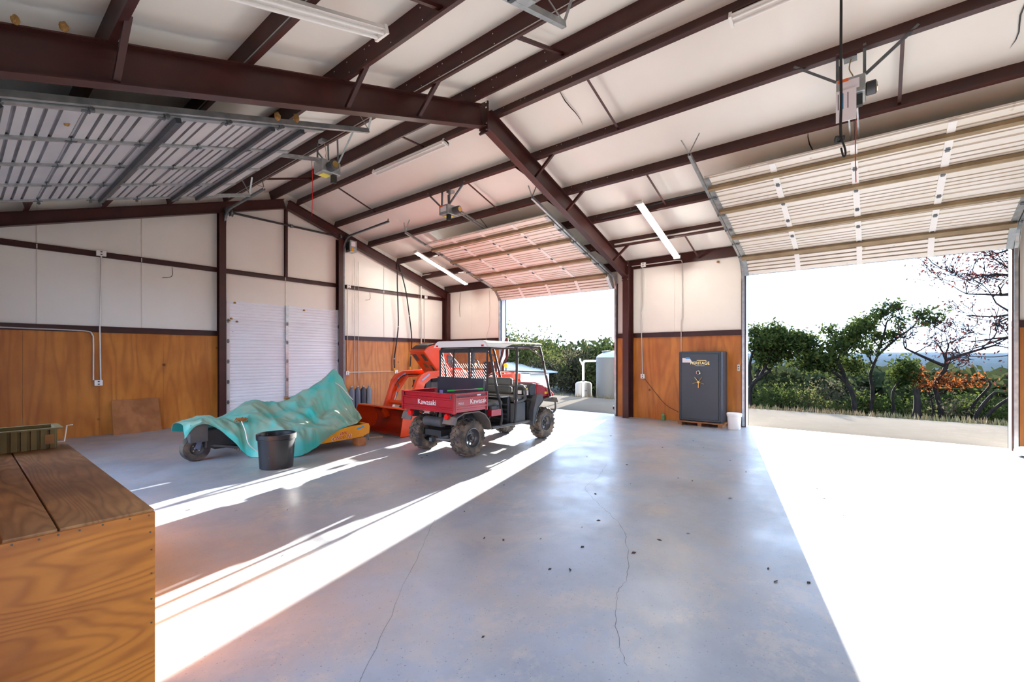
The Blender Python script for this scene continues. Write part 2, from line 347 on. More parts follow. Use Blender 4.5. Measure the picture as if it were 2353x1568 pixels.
def gable(name, y, sgn, full):
    W = wall(name, (RX, y, 0)); ya, yb_ = sorted((y, y+sgn*.14)); z = lambda x: zt(x)+.25
    xs = [XL, 1.05, 2.68, 4.2, 5.86, 7.5, 9.1, 10.6, XR]
    for a, b in zip(xs[:-1], xs[1:]):
        poly = [(a+.002, 0), (b-.002, 0), (b-.002, z(b))] + ([(RX, z(RX))] if a < RX < b else []) + [(a+.002, z(a))]
        MB().ext(poly, 'y', ya, yb_).build('insulation_panel', VINYL, W)
        if full: MB().tube([(b, y-.002, 2.32), (b, y-.002, z(b)-.3)], .011, 6).build('insulation_seam', SEAM, W) if b < XR else None
    MB().ext([(XL-.25, 0), (XR+.25, 0), (XR+.25, 4.25), (RX, 6.25), (XL-.25, 4.25)], 'y', *sorted((y+sgn*.2, y+sgn*.25))).build('siding', WHITE, W)
    for a, b in (((XL, 4.18), (7.55, XR)) if full else ((XL, XR),)):
        n = max(1, round((b-a)/1.22)); w = (b-a)/n
        for i in range(n): MB().bb(a+i*w+.0015, a+(i+1)*w-.0015, *sorted((y, y-sgn*.022)), .004, 2.19).build('plywood_sheet', PLY, W)
        for z0, z1 in ((2.19, 2.32), (3.79, 3.906)):
            g = MB().ext([(0, z0), (-sgn*.05, z0), (-sgn*.05, z0+.01), (-sgn*.008, z0+.01), (-sgn*.008, z1-.01), (-sgn*.05, z1-.01), (-sgn*.05, z1), (0, z1)], 'x', a, b)
            g.v = [(v[0], v[1]+y, v[2]) for v in g.v]; g.build('girt', STEEL, W)
    return W
WB = gable('wall_back', YB, 1, True); WF = gable('wall_front', YF, -1, False)
g = MB().ext([(0, 3.79), (-.05, 3.79), (-.05, 3.80), (-.008, 3.80), (-.008, 3.896), (-.05, 3.896), (-.05, 3.906), (0, 3.906)], 'x', 4.34, 7.42)
g.v = [(v[0], v[1]+YB, v[2]) for v in g.v]; g.build('girt', STEEL, WB)
def ipoly(d, w, tf, tw): return [(-w/2, 0), (w/2, 0), (w/2, tf), (tw/2, tf), (tw/2, d-tf), (w/2, d-tf), (w/2, d), (-w/2, d), (-w/2, d-tf), (-tw/2, d-tf), (-tw/2, tf), (-w/2, tf)]
# gable end posts and rafters
for x0 in (4.24, 7.44): MB().prof((x0, YB-.19, 0), (x0, YB-.19, zt(x0)-.26), ipoly(.18, .15, .01, .008), (0, 1, 0)).build('post', STEEL, WB)
MB().prof((5.85, YB-.09, 3.9), (5.85, YB-.09, 5.80), ipoly(.08, .07, .008, .008), (0, 1, 0)).build('post', STEEL, WB)
for s in (-1, 1):
    xe = XR-.05 if s > 0 else XL+.05; n_ = V((s*SL, 0, 1)).normalized(); d = .25
    p, q = V((RX, YB-.17, zt(RX)-d*1.05)), V((xe, YB-.17, zt(xe)-d*1.05)); MB().prof(p, q, ipoly(d, .16, .01, .008), n_).build('rafter', STEEL, WB)
    MB().prof((xe, YB-.32, 0), (xe, YB-.32, zt(xe)-.05), ipoly(.28, .22, .012, .01), (0, 1, 0)).build('corner_column', STEEL, WB)
    x0 = 4.24 if s < 0 else 7.44
# main frames
for k, yf in enumerate(FR):
    F = empty('steel_frame', (RX, yf, 0), kind='structure'); F['label'] = 'oxide red steel frame of columns and rafters'
    bolt = None
    for s in (-1, 1):
        xe = XR-.02 if s > 0 else XL+.02; n_ = V((s*SL, 0, 1)).normalized(); D = .36; dz = D*1.05
        MB().prof((RX+s*.012, yf, zt(RX)-dz), (xe-s*.33, yf, zt(xe-s*.33)-dz), ipoly(D, .15, .012, .01), n_).build('rafter', STEEL, F)
        MB().prof((xe-s*.34, yf, 0), (xe-s*.34, yf, zt(xe)-.02+.08), ipoly(.33, .17, .012, .01), (s, 0, 0)).build('column', STEEL, F)
        xc = xe-s*.34
        MB().bb(min(xc, xc-s*.016), max(xc, xc-s*.016), yf-.10, yf+.10, zt(xc)-dz-.10, zt(xc)+.06).build('end_plate', STEEL, F)
        MB().bb(min(RX+s*.001, RX+s*.014), max(RX+s*.001, RX+s*.014), yf-.10, yf+.10, zt(RX)-dz-.10, zt(RX)+.06).build('end_plate', STEEL, F)
        xb_, xr_ = (xc-.030, RX+.014) if s > 0 else (xc+.016, RX-.028)
        for x, zz in [(xb_, zt(xc)+q) for q in (-dz-.06, -dz+.05, -.06, .03)]+[(xr_, zt(RX)+q) for q in (-dz-.06, -dz+.05, -.06, .03)]:
            for yy in (-.075, .075):
                if bolt is None: bolt = MB().lathe([(.018, 0), (.018, .014)], n=6, ax='x').build('bolt', CHROME, F, local=True); bolt.location = (x-RX, yy, zz)
                else: share(bolt, 'bolt', F, (x-RX, yy, zz))
        for o_ in ((1.47, 2.63, 4.88)):
            x = RX+s*o_; zb = zt(x)
            MB().prof((x, yf-.50, zb+.03), (x, yf-.05, zb-dz+.03), [(-.025, -.003), (.025, -.003), (.025, .003), (-.019, .003), (-.019, .05), (-.025, .05)]).build('flange_brace', STEEL, F)
            MB().prof((x, yf+.50, zb+.03), (x, yf+.05, zb-dz+.03), [(-.025, -.003), (.025, -.003), (.025, .003), (-.019, .003), (-.019, .05), (-.025, .05)]).build('flange_brace', STEEL, F)
# ceiling: insulation blankets, purlins, sag angles, roof sheet
CE = empty('ceiling', (RX, (YF+YB)/2, 4.2), kind='structure'); CE['label'] = 'pitched roof lined with white vinyl insulation between red purlins'
def blanket(xa, xb, seed):
    rn = random.Random(seed); seams = []; y = YF+rn.uniform(.2, 1.5)
    while y < YB: seams.append((y, rn.uniform(.004, .016), rn.uniform(-.08, .08))); y += rn.choice((1.22, 1.5, 1.83))
    def fn(u, v):
        x = xa+(xb-xa)*u; y = YF+(YB-YF)*v; w = math.sin(pi*u)
        z = zt(x)+.255-.028*w**.7-.010*w*mnoise.noise(V((x*1.1, y*.9, seed*3.1)))
        for ys, h, sk in seams:
            t = (y-ys-sk*(u-.5))/.035
            if abs(t) < 3: z -= h*math.exp(-t*t)*w
        return (x, y, z)
    MB().grid(fn, 8, 340).build('insulation_blanket', VINYL, CE, smooth=60)
for s in (-1, 1):
    e = [RX+s*o for o in OFFS]+[XR if s > 0 else XL]
    for i in range(5): blanket(e[i], e[i+1], i+10*(s+1)+1)
blanket(RX-.32, RX+.32, 50)
for s in (-1, 1):
    n_ = V((s*SL, 0, 1)).normalized(); up = n_
    for o_ in OFFS:
        x = RX+s*o_; h = .248
        poly = [(-.065, 0), (.004, 0), (.004, h-.008), (.06, h-.008), (.06, h), (-.004, h), (-.004, .007), (-.058, .007), (-.058, .022), (-.065, .022)]
        MB().prof((x, YF, zt(x)), (x, YB-.02, zt(x)), poly, up).build('purlin', STEEL, CE)
    for y0, prs in ((3.47, (0, 2, 4)), (-.26, (1, 3)), (10.65, (0, 2, 4)), (7.18, (1, 3))):
        for i in prs:
            xa = RX+s*OFFS[i]; xb = RX+s*(OFFS[i+1] if i < 4 else 6.0)
            MB().prof((xa, y0, zt(xa)+.05), (xb, y0, zt(xb)+.05), [(-.02, 0), (.02, 0), (.02, .004), (-.016, .004), (-.016, .04), (-.02, .04)]).build('sag_angle', STEEL, CE)
for y0 in (7.25, -.2): MB().prof((RX-.32, y0, zt(RX)-.04), (RX+.32, y0, zt(RX)-.04), [(-.02, 0), (.02, 0), (.02, .004), (-.016, .004), (-.016, .04), (-.02, .04)]).build('sag_angle', STEEL, CE)
for s in (-1, 1):
    xe = XR+.5 if s > 0 else XL-.5
    MB().add([(RX, YF-.3, zt(RX)+.31), (xe, YF-.3, zt(xe)+.31), (xe, YB+.3, zt(xe)+.31), (RX, YB+.3, zt(RX)+.31), (RX, YF-.3, zt(RX)+.34), (xe, YF-.3, zt(xe)+.34), (xe, YB+.3, zt(xe)+.34), (RX, YB+.3, zt(RX)+.34)],
             [(0, 1, 2, 3), (7, 6, 5, 4), (0, 4, 5, 1), (1, 5, 6, 2), (2, 6, 7, 3), (3, 7, 4, 0)]).build('roof_sheet', GALV, CE)
pb = None
for s in (-1, 1):
    for o_ in OFFS[:5 if s > 0 else 3]:
        x = RX+s*o_
        for yf in (5.3,):
            for dy in (-.14, .16, -.52, -.62, -1.0, -1.55, .6):
                for h in (.07, .18):
                    if (dy, h) == (-.62, .07): continue
                    loc = V((x-.006-s*h*SL*-1*(1 if s > 0 else 1)-RX, yf+dy-(YF+YB)/2, zt(x)+h-4.2)); loc.x = x+s*h*SL*.9-.007-RX
                    if pb is None: pb = MB().lathe([(.009, 0), (.009, -.006)], n=6, ax='x').build('bolt', CHROME, CE, local=True); pb.location = loc
                    else: share(pb, 'bolt', CE, loc)
# slits of daylight-dark gaps: torn seams in the blanket
for (xa, ya, xb, yb_) in ((6.22, 4.05, 7.1, 4.1), (7.5, -1.35, 8.2, -1.28), (8.65, .85, 9.6, .8)):
    pts = [(xa+(xb-xa)*i/6, ya+(yb_-ya)*i/6+.03*math.sin(i), zt(xa+(xb-xa)*i/6)+.222-.02*math.sin(pi*i/6)) for i in range(7)]
    MB().tube(pts, [.001, .006, .009, .008, .007, .005, .001], 5).build('split_seam', CABLE, CE)
# ================================================================ sectional doors
SA = math.atan(.30)
def dpath(s):
    if s < .02: return V((11.76, 3.60+s)), V((0, 1))
    s -= .02; al = .38*(pi/2-SA)
    if s < al: a = s/.38; return V((11.38+.38*math.cos(a), 3.62+.38*math.sin(a))), V((-math.sin(a), math.cos(a)))
    s -= al; a = pi/2-SA; return V((11.38+.38*math.cos(a)-s*math.cos(SA), 3.62+.38*math.sin(a)+s*math.sin(SA))), V((-math.cos(SA), math.sin(SA)))
def raised_door(name, side, y0, y1, pm, sm, struts, stiles, label, track_m, hang_ends=(1, 1)):
    mx = (lambda x: x) if side > 0 else (lambda x: XL+XR-x)
    LD = 0 if side > 0 else -.13
    D = empty(name, (XR if side > 0 else XL, (y0+y1)/2, 0), kind='structure'); D['label'] = label
    N = 6; L = 3.66/N
    fix = (lambda m: m) if side > 0 else (lambda m: setattr(m, 'v', [(mx(v[0]), v[1], v[2]+LD*(v[2] > 3)) for v in m.v]) or setattr(m, 'f', [f[::-1] for f in m.f]) or m)
    pads = [(.018, .118), (.138, .222), (.242, .326), (.346, .430), (.450, .592)]
    hinge = None
    for i in range(N):
        A, _ = dpath(i*L+.002); B, _ = dpath((i+1)*L-.002); d = (B-A); ln = d.length; d.normalize(); nn = V((-d.y, d.x))
        pr = [(0, 0)]
        for a, b in pads: k = ln/L; pr += [(a*k, 0), (a*k+.006, .026), (b*k-.006, .026), (b*k, 0)]
        pr += [(ln, 0)]; P = lambda t, n: (A+d*t+nn*n)
        poly = [tuple(P(t, n)) for t, n in pr]+[tuple(P(ln, -.03)), tuple(P(0, -.03))]
        S = fix(MB().ext(poly, 'y', y0, y1)).build('door_section', pm, D)
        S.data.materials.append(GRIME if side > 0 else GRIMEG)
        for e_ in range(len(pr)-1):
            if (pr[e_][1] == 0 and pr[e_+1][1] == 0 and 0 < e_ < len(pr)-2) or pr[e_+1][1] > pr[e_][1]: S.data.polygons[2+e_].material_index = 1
        for ys in [y0+.04]+[y0+(y1-y0)*q for q in stiles]+[y1-.04]:
            w = .045 if y0+.1 < ys < y1-.1 else .045
            q = [tuple(P(.004, .02)), tuple(P(.004, .045)), tuple(P(ln-.004, .045)), tuple(P(ln-.004, .02))]
            fix(MB().ext(q, 'y', ys-w, ys+w)).build('stile', track_m if sm is STRUTG else WHITE if y0+.1 < ys < y1-.1 else GALV, S)
            if i: # hinge knuckle with leaf
                m = MB(); h0 = P(0, .052); m.ext([tuple(P(-.05, .046)), tuple(P(-.05, .052)), tuple(P(.05, .052)), tuple(P(.05, .046))], 'y', ys-.025, ys+.025); m.tube([(h0.x, ys-.03, h0.y), (h0.x, ys+.03, h0.y)], .012, 6); fix(m).build('hinge', GALVD, S)
        for t in struts.get(i, ()):
            hw, hd = (.028, .095) if sm is STRUTG else (.045, .105); q = [tuple(P(t-hw, .045)), tuple(P(t-hw*.9, hd)), tuple(P(t+hw*.9, hd)), tuple(P(t+hw, .045))]
            fix(MB().ext(q, 'y', y0+.01, y1-.01)).build('strut', sm, S)
    for y, s in ((y0, -1), (y1, 1)): # tracks: vertical, curve, follow-the-roof run
        yc = y+s*.05; pts = [(11.80, 0.02), (11.80, 3.60)]+[tuple(dpath(.02+.486*k/6)[0]) for k in range(1, 7)]
        e = dpath(4.35)[0]; pts.append(tuple(e)); m = MB()
        for a, b in zip(pts[:-1], pts[1:]): m.prof((a[0], yc, a[1]), (b[0], yc, b[1]), [(-.025, -.03), (.025, -.03), (.025, .03), (.019, .03), (.019, -.024), (-.019, -.024), (-.019, .03), (-.025, .03)], (1, 0, 0) if a[0] == b[0] else (0, 0, 1))
        fix(m).build('track', track_m, D)
        for off in (.16, -.16):
            top = V((e.x+off*.2+.05, yc+off, zt(e.x)+.02)); fix(MB().bar((e.x, yc, e.y+.02), top, .03, .006)).build('hanger', track_m, D)
        m = MB(); b_ = dpath(.55)[0]; m.ext([(11.83, 3.4), (11.83, 3.98), (11.45, 4.02), (11.62, 3.86), (11.76, 3.6)], 'y', yc+s*.028, yc+s*.034); fix(m).build('track_bracket', track_m, D)
        for i in range(1, 6):
            p, _ = dpath(i*L); m = MB().tube([(p.x-.03, y-s*.08, p.y-.05), (p.x-.03, yc+s*.01, p.y-.05)], .007, 6); m.lathe([(.02, -.012), (.02, .012)], (p.x-.03, yc, p.y-.05), 10, 'y'); fix(m).build('roller', GALVD, D)
    return D
raised_door('door_1', 1, 5.79, 10.0, DOORC, STRUTB, {0: (.50,), 1: (), 2: (.33,), 3: (), 4: (.15,), 5: (.33,)}, (.25, .5, .75), 'raised cream sectional door above the opening beside the parked utility vehicle', GALV)
raised_door('door_2', 1, -1.88, 2.40, DOORC, STRUTB, {0: (.50,), 2: (.33,), 4: (.15,), 5: (.33,)}, (.25, .5, .75), 'raised cream sectional door above the opening beside the safe', GALV)
raised_door('door_3', -1, 5.79, 9.85, DOORG, STRUTG, {0: (.52,), 3: (.12,), 4: (.52,), 5: (.30,)}, (.25, .5, .75), 'raised galvanised sectional door hanging at the upper left', GALV)
raised_door('door_4', -1, -1.85, 2.35, DOORG, STRUTG, {0: (.52,), 3: (.12,), 4: (.52,), 5: (.30,)}, (.25, .5, .75), 'raised galvanised sectional door overhead at the top edge', GALV)
# closed white door in the back wall
D5 = empty('door_5', (5.9, YB-.03, 0), kind='structure'); D5['label'] = 'closed white ribbed sectional door in the back wall'
X0, X1, YD, H5, n5 = 4.36, 7.45, YB-.03, 3.10, 6
for i in range(n5):
    L = H5/n5; pr = [(YD, i*L+.003)]
    for a in (.05, .13, .21, .29, .37, .45): pr += [(YD, i*L+a-.012), (YD-.013, i*L+a), (YD-.013, i*L+a+.035), (YD, i*L+a+.047)]
    pr += [(YD, i*L+L-.003)]
    S = MB().ext(pr+[(YD+.03, i*L+L-.003), (YD+.03, i*L+.003)], 'x', X0, X1).build('door_section', DOORW, D5)
    for x in (X0+.035, 5.87, X1-.035):
        MB().bb(x-.038, x+.038, YD-.055, YD-.012, i*L+.006, i*L+L-.006).build('stile', GALV if 5 < x < 7 else TRIM, S)
        if i: m = MB().bb(x-.025, x+.025, YD-.060, YD-.053, i*L-.05, i*L+.05); m.tube([(x-.03, YD-.06, i*L), (x+.03, YD-.06, i*L)], .011, 6); m.build('hinge', GALVD, S)
for x, s in ((X0-.06, -1), (X1+.10, 1)):
    yv = YB-.14; zz = 4.95; pts = [(yv, .02), (yv, zz)]+[(yv-.38+.38*math.cos(a), zz+.38*math.sin(a)) for a in [pi/2*k/6 for k in range(1, 7)]]+[(10.45, 5.40 if s > 0 else 5.36)]
    m = MB()
    for a, b in zip(pts[:-1], pts[1:]): m.prof((x, a[0], a[1]), (x, b[0], b[1]), [(-.025, -.022), (.025, -.022), (.025, .022), (.019, .022), (.019, -.016), (-.019, -.016), (-.019, .022), (-.025, .022)], (0, 1, 0) if a[0] == b[0] else (0, 0, 1))
    m.build('track', GALVD, D5)
    MB().bar((x, 10.47, 5.40), (x+.02*s, 10.5, zt(x)+.02), .03, .006).build('hanger', GALVD, D5)
    MB().bar((x, 10.47, 5.40), (x+.16*s, 10.75, zt(x+.16*s)+.02), .03, .006).build('hanger', GALVD, D5)
    MB().ext([(YB-.02, 5.0), (YB-.02, 5.42), (YB-.36, 5.40), (YB-.17, 5.0)], 'x', x+s*.028, x+s*.033).build('track_bracket', GALVD, D5)
    MB().lathe([(.09, -.03), (.10, -.028), (.08, -.02), (.08, .02), (.10, .028), (.09, .03)], (x-s*.14, YB-.16, 5.32), 16, 'x').build('cable_drum', GALVD, D5, smooth=40)
MB().tube([(X0-.02, YB-.16, 5.32), (X1+.12, YB-.16, 5.32)], .028, 10).build('torsion_bar', BLACK, D5, smooth=40)
MB().lathe([(.05, -.03), (.05, .03)], (5.95, YB-.16, 5.32), 12, 'x').build('bearing', GALVD, D5)
for i, (x, z) in enumerate(((4.55, 3.03), (4.47, 2.62), (4.60, 2.55), (6.35, 2.98), (4.42, 2.57))):
    MB().lathe([(0, 0), (.03, .005), (.035, .02), (.02, .045), (0, .05)], (x, YD-.05, z), 7).build('mud_nest', MUD, D5)
# ================================================================ lamps, openers, conduits
def fixture(p, q, w, lit, label, up, group='fluorescent strip lights'):
    p, q = V(p), V(q); mid = (p+q)/2; F = empty('fluorescent_light', mid, label, 'light', group)
    d = (q-p).normalized(); upv = V(up).normalized(); sd = d.cross(upv)
    MB().prof(p, q, [(-w/2, .0), (-w*.32, .055), (w*.32, .055), (w/2, .0), (w*.25, .012), (0, .02), (-w*.25, .012)], up).build('housing', WHITE, F)
    for s in (-1, 1):
        a, b = p+d*.04+sd*s*w*.26-upv*.018, q-d*.04+sd*s*w*.26-upv*.018
        MB().tube([a, b], .017, 10).build('tube', LAMP if lit else WHITE, F, smooth=40)
    for e, k in ((p, 1), (q, -1)):
        MB().prof(e, e+d*k*.035, [(-w/2, -.035), (w/2, -.035), (w/2, .05), (-w/2, .05)], up).build('end_cap', WHITE, F)
    return F
NR, NL = (SL, 0, 1), (-SL, 0, 1)
fixture((8.98, 11.08, 4.91), (11.23, 11.08, 4.19), .16, True, 'lit fluorescent strip light over the orange tractor', NR)
fixture((9.0, 3.86, 4.90), (11.36, 3.86, 4.145), .16, True, 'lit fluorescent strip light above the dark safe', NR)
fixture((6.08, 8.93, 5.87), (6.08, 6.56, 5.87), .16, False, 'unlit strip light beside the ridge in the far bay', NR)
fixture((6.10, 1.42, 5.87), (6.10, -1.0, 5.87), .16, False, 'unlit strip light beside the ridge at the top edge', NR)
fixture((.35, 3.92, 4.20), (2.76, 3.92, 4.97), .20, False, 'unlit two-tube strip light at the top left above the beam', NL)
def opener(name, side, yc, xm, zm, label, sheet):
    mx = (lambda x: x) if side > 0 else (lambda x: XL+XR-x)
    O = empty(name, (mx(xm), yc, zm), label, 'door opener', 'garage door openers')
    fix = (lambda m: m) if side > 0 else (lambda m: setattr(m, 'v', [(mx(v[0]), v[1], v[2]) for v in m.v]) or setattr(m, 'f', [f[::-1] for f in m.f]) or m)
    fix(MB().bb(xm-.19, xm+.17, yc-.15, yc+.15, zm-.12, zm+.10)).build('motor_housing', GALV, O, bevel=.012)
    ml = .045 if sheet else .08
    fix(MB().lathe([(.07, -ml-.01), (.085, -ml), (.085, ml), (.07, ml+.01)], (xm+.02, yc-.16-ml, zm-.02), 18, 'y')).build('motor', DGREY, O, smooth=40)
    fix(MB().lathe([(.06, -.004), (.06, .004)], (xm+.02, yc-.176-2*ml, zm-.02), 12, 'y')).build('sheave', GOLD, O)
    fix(MB().bb(xm-.13, xm-.05, yc-.12, yc-.04, zm-.26, zm-.12)).build('brake_box', BLACK, O)
    fix(MB().bb(xm-.197, xm-.19, yc-.09, yc+.09, zm-.06, zm+.06)).build('label_plate', PAPER, O)
    fix(MB().bb(xm-.199, xm-.19, yc+.02, yc+.13, zm+.05, zm+.09)).build('warning_sticker', M('orange_sticker', (.8, .16, .03), .5), O)
    fix(MB().bb(xm-.06, xm+.10, yc-.05, yc+.13, zm-.127, zm-.12)).build('warning_sticker', M('yellow_sticker', (.85, .75, .1), .5), O)
    e = V((11.70, yc, 4.30)); r0 = V((xm+.1, yc, zm+.12)); sl = (r0.z-e.z)/(e.x-r0.x)
    for s in (-1, 1): fix(MB().bar(r0+V((0, s*.05, 0)), e+V((0, s*.05, 0)), .02, .035)).build('rail', GALV, O)
    fix(MB().tube([r0+V((.95, 0, -.03)), r0+V((1.15, 0, -.15)), r0+V((1.75, 0, -.62))], .012, 6)).build('draw_arm', GALVD, O)
    for dx, dy in ((-.15, -.14), (.1, .14), (-.12, .14), (-.16, -.65), (-.16, .62)):
        a = V((xm+(dx if abs(dy) < .3 else -.15), yc+(dy if abs(dy) < .3 else math.copysign(.15, dy)), zm+.10)); b = V((xm+dx*.9, yc+dy, zt(xm+dx*.9)+.06))
        fix(MB().prof(a, b, [(-.016, -.002), (.016, -.002), (.016, .002), (-.012, .002), (-.012, .03), (-.016, .03)], (1, 0, 0))).build('hanger', GALVD, O)
    fix(MB().bb(xm-.02, xm+.12, yc-.06, yc+.08, zm+.44, zm+.50)).build('junction_box', GALV, O)
    pts = smoothpath([(xm+.05, yc, zm+.46), (xm+.0, yc+.02, zm+.3), (xm+.03, yc-.02, zm+.2), (xm-.02, yc, zm+.10)], 4)
    fix(MB().tube(pts, .007, 6)).build('power_cord', M('tan_cord', (.55, .42, .25), .6), O)
    if sheet:
        fix(MB().bb(xm-.22, xm-.21, yc-.06, yc+.15, zm-.46, zm-.06)).build('instruction_sheet', PAPER, O)
        for i in range(3): fix(MB().bb(xm-.2215, xm-.22, yc+.12-i*.05, yc+.13-i*.05, zm-.30, zm-.10)).build('printed_line', BLUET if i == 1 else DGREY, O)
    return O
OB = opener('garage_door_opener', 1, .25, 7.36, 5.14, 'grey door opener with a white sheet, beside the hanging black rope', True)
OA = opener('garage_door_opener', 1, 7.85, 7.38, 5.12, 'grey door opener on rails to the door by the utility vehicle', False)
OL = opener('garage_door_opener', -1, 7.82, 7.30, 5.12, 'boxy grey door opener beside the galvanised door at the left', False)
# red pull cord and black rope
tag(MB().tube([(7.55, .20, 5.24), (7.6, .21, 4.8), (7.68, .215, 4.4), (7.72, .21, 4.05)], .006, 6).build('pull_cord', REDL), 'thin red release cord under the opener by the black rope', 'cord')
tag(MB().tube([(4.05, 7.875, 5.24), (4.06, 7.86, 4.7), (4.05, 7.87, 4.2)], .005, 6).build('pull_cord', REDL), 'thin red release cord hanging in front of the ridge at the left', 'cord')
def pr_(u, v, x): # point on the plane X = x for a direction given as Y/X and Z/X ratios
    return V((x, u*x, 1.68+v*x))
rp = [(6.2, .30, 6.10), (6.2, .30, 5.6), (6.2, .302, 5.0), (6.2, .30, 4.5), (6.2, .305, 4.25), (6.2, .302, 4.12), (6.2, .302, 4.06)]
RO = empty('rope', rp[-1], 'black rope hanging from the roof beside a door opener, knotted at its end', 'rope')
MB().tube(smoothpath(rp, 4), .014, 7).build('strand', CABLE, RO, smooth=40)
MB().tube(smoothpath([(6.2, .31, 4.10), (6.17, .34, 4.12), (6.22, .345, 4.08), (6.23, .29, 4.09), (6.19, .28, 4.12)], 4), .017, 6).build('knot', CABLE, RO, smooth=40)
MB().tube(smoothpath([(6.2, .30, 4.10), (6.19, .27, 4.0), (6.2, .26, 3.92), (6.21, .28, 3.90), (6.21, .30, 4.0)], 4), .010, 6).build('loop', CABLE, RO, smooth=40)
# jackshaft opener of the back door
J = empty('jackshaft_opener', (7.72, YB-.30, 4.95), 'grey box motor beside the top of the white back door', 'door opener', 'garage door openers')
MB().bb(7.62, 7.86, YB-.38, YB-.12, 4.88, 5.24).build('motor_housing', GALV, J, bevel=.01)
MB().bb(7.615, 7.625, YB-.34, YB-.16, 4.95, 5.18).build('cover', BLACK, J); MB().bb(7.66, 7.74, YB-.387, YB-.379, 4.9, 5.0).build('warning_sticker', YELLOW, J); MB().bb(7.66, 7.80, YB-.387, YB-.379, 5.06, 5.2).build('label_plate', PAPER, J)
# conduits and boxes
def conduit(name, pts, r, label, box=None, m=CONDUIT, cat='conduit', extra=()):
    e = empty(name, (sum(p[0] for p in pts)/len(pts), pts[-1][1], min(p[2] for p in pts)), label, cat, 'electrical conduits')
    MB().tube(pts, r, 8).build('pipe', m, e, smooth=40)
    for b in ([box] if box else [])+list(extra):
        c, d = b; o = MB().bb(c[0]-d[0]/2, c[0]+d[0]/2, c[1]-d[1]/2, c[1]+d[1]/2, c[2]-d[2]/2, c[2]+d[2]/2).build('box', WHITE if d[2] < .14 else CONDUIT, e, bevel=.005)
        ax = 0 if d[0] < d[1] else 1; k = -d[ax]/2-.002
        for q in (-.028, .028):
            m_ = MB(); cc = [c[0], c[1], c[2]+q]; cc[ax] += k; h = [.016, .016, .012]; h[ax] = .003; m_.bb(cc[0]-h[0], cc[0]+h[0], cc[1]-h[1], cc[1]+h[1], cc[2]-h[2], cc[2]+h[2]); m_.build('socket', DGREY, o)
    return e
yb = YB-.045
conduit('conduit', [(1.99, yb-.02, 3.84), (1.99, yb, 3.4), (1.97, yb, 2.3), (1.985, yb, 1.18)], .014, 'straight grey conduit from the upper girt to an outlet on the left plywood', ((1.95, yb, 1.12), (.13, .05, .12)), extra=(((1.99, yb-.02, 3.87), (.16, .05, .12)),))
conduit('conduit', smoothpath([(-.2, yb, 2.235), (.9, yb, 2.225), (1.72, yb, 2.21), (1.85, yb, 2.14), (1.87, yb, 2.0), (1.87, yb, 1.5), (1.87, yb, 1.18)], 5), .014, 'bent grey conduit running along the lower girt at the left')
conduit('conduit', [(7.73, yb-.02, 3.88), (7.73, yb, 3.0), (7.725, yb, 1.2)], .012, 'grey conduit right of the white back door with an outlet', ((7.73, yb, 1.16), (.11, .05, .12)), extra=(((7.76, yb-.03, 3.86), (.12, .05, .10)), ((7.58, yb, 1.31), (.07, .05, .14))))
conduit('conduit', [(7.78, yb, 1.18), (9.52, yb, 1.17)], .012, 'grey conduit running level across the back plywood', ((9.57, yb, 1.15), (.11, .05, .12)))
conduit('conduit', [(7.98, yb, 4.8), (7.98, yb, .78)], .007, 'thin grey wire pipe left of the grey cylinders', m=CONDUIT)
conduit('conduit', [(8.12, yb, 4.7), (8.12, yb, .9)], .007, 'thin second grey wire pipe above the grey cylinders', m=CONDUIT)
conduit('conduit', smoothpath([(10.63, yb-.05, .9), (10.63, yb-.05, 2.4), (10.63, yb-.05, 4.45), (10.66, yb-.12, 4.6), (10.75, yb-.5, 4.62), (10.75, 11.3, 4.58)], 6), .024, 'thick grey conduit bending under the roof in the far corner')
conduit('conduit', [(10.82, yb, 3.85), (10.82, yb, 2.2)], .010, 'thin grey conduit beside the thick one in the far corner', extra=(((10.86, yb-.03, 3.84), (.11, .05, .10)),))
xw_ = XR-.045
conduit('conduit', [(xw_, 4.94, 4.14), (xw_, 4.94, 3.05), (xw_, 4.98, 2.9), (xw_, 4.98, 2.6), (xw_, 4.95, 1.18)], .013, 'grey conduit down the right wall to an outlet beside the safe', ((xw_, 4.94, 1.14), (.05, .11, .12)), extra=(((xw_-.01, 4.92, 4.17), (.05, .13, .12)),))
conduit('conduit', smoothpath([(xw_-.01, 5.25, 4.17), (xw_-.01, 4.4, 4.17), (xw_-.01, 3.98, 4.17), (xw_, 3.89, 4.12), (xw_, 3.88, 3.9), (xw_, 3.88, 2.75), (xw_, 3.91, 2.55), (xw_, 3.90, 1.7)], 5), .013, 'grey conduit curving down the right wall behind the safe')
conduit('door_control', [(xw_, 2.55, 1.46), (xw_, 2.55, 1.5)], .006, 'small grey door control box right of the safe', ((xw_, 2.55, 1.41), (.05, .06, .15)), cat='switch')
conduit('conduit', [(RX+4.84, 5.2, zt(RX+4.84)+.06), (RX+4.84, 2.2, zt(RX+4.84)+.06)], .022, 'white conduit lying along a purlin over the safe')
conduit('conduit', [(RX-1.53, 12.4, zt(RX-1.53)+.03), (RX-1.53, 2.0, zt(RX-1.53)+.03)], .010, 'thin pale conduit lying along a purlin left of the ridge')
conduit('conduit', [(RX-3.82, 10, zt(RX-3.82)+.03), (RX-3.82, 2.6, zt(RX-3.82)+.03)], .012, 'thin grey conduit lying along a purlin at the top left', m=GALV)
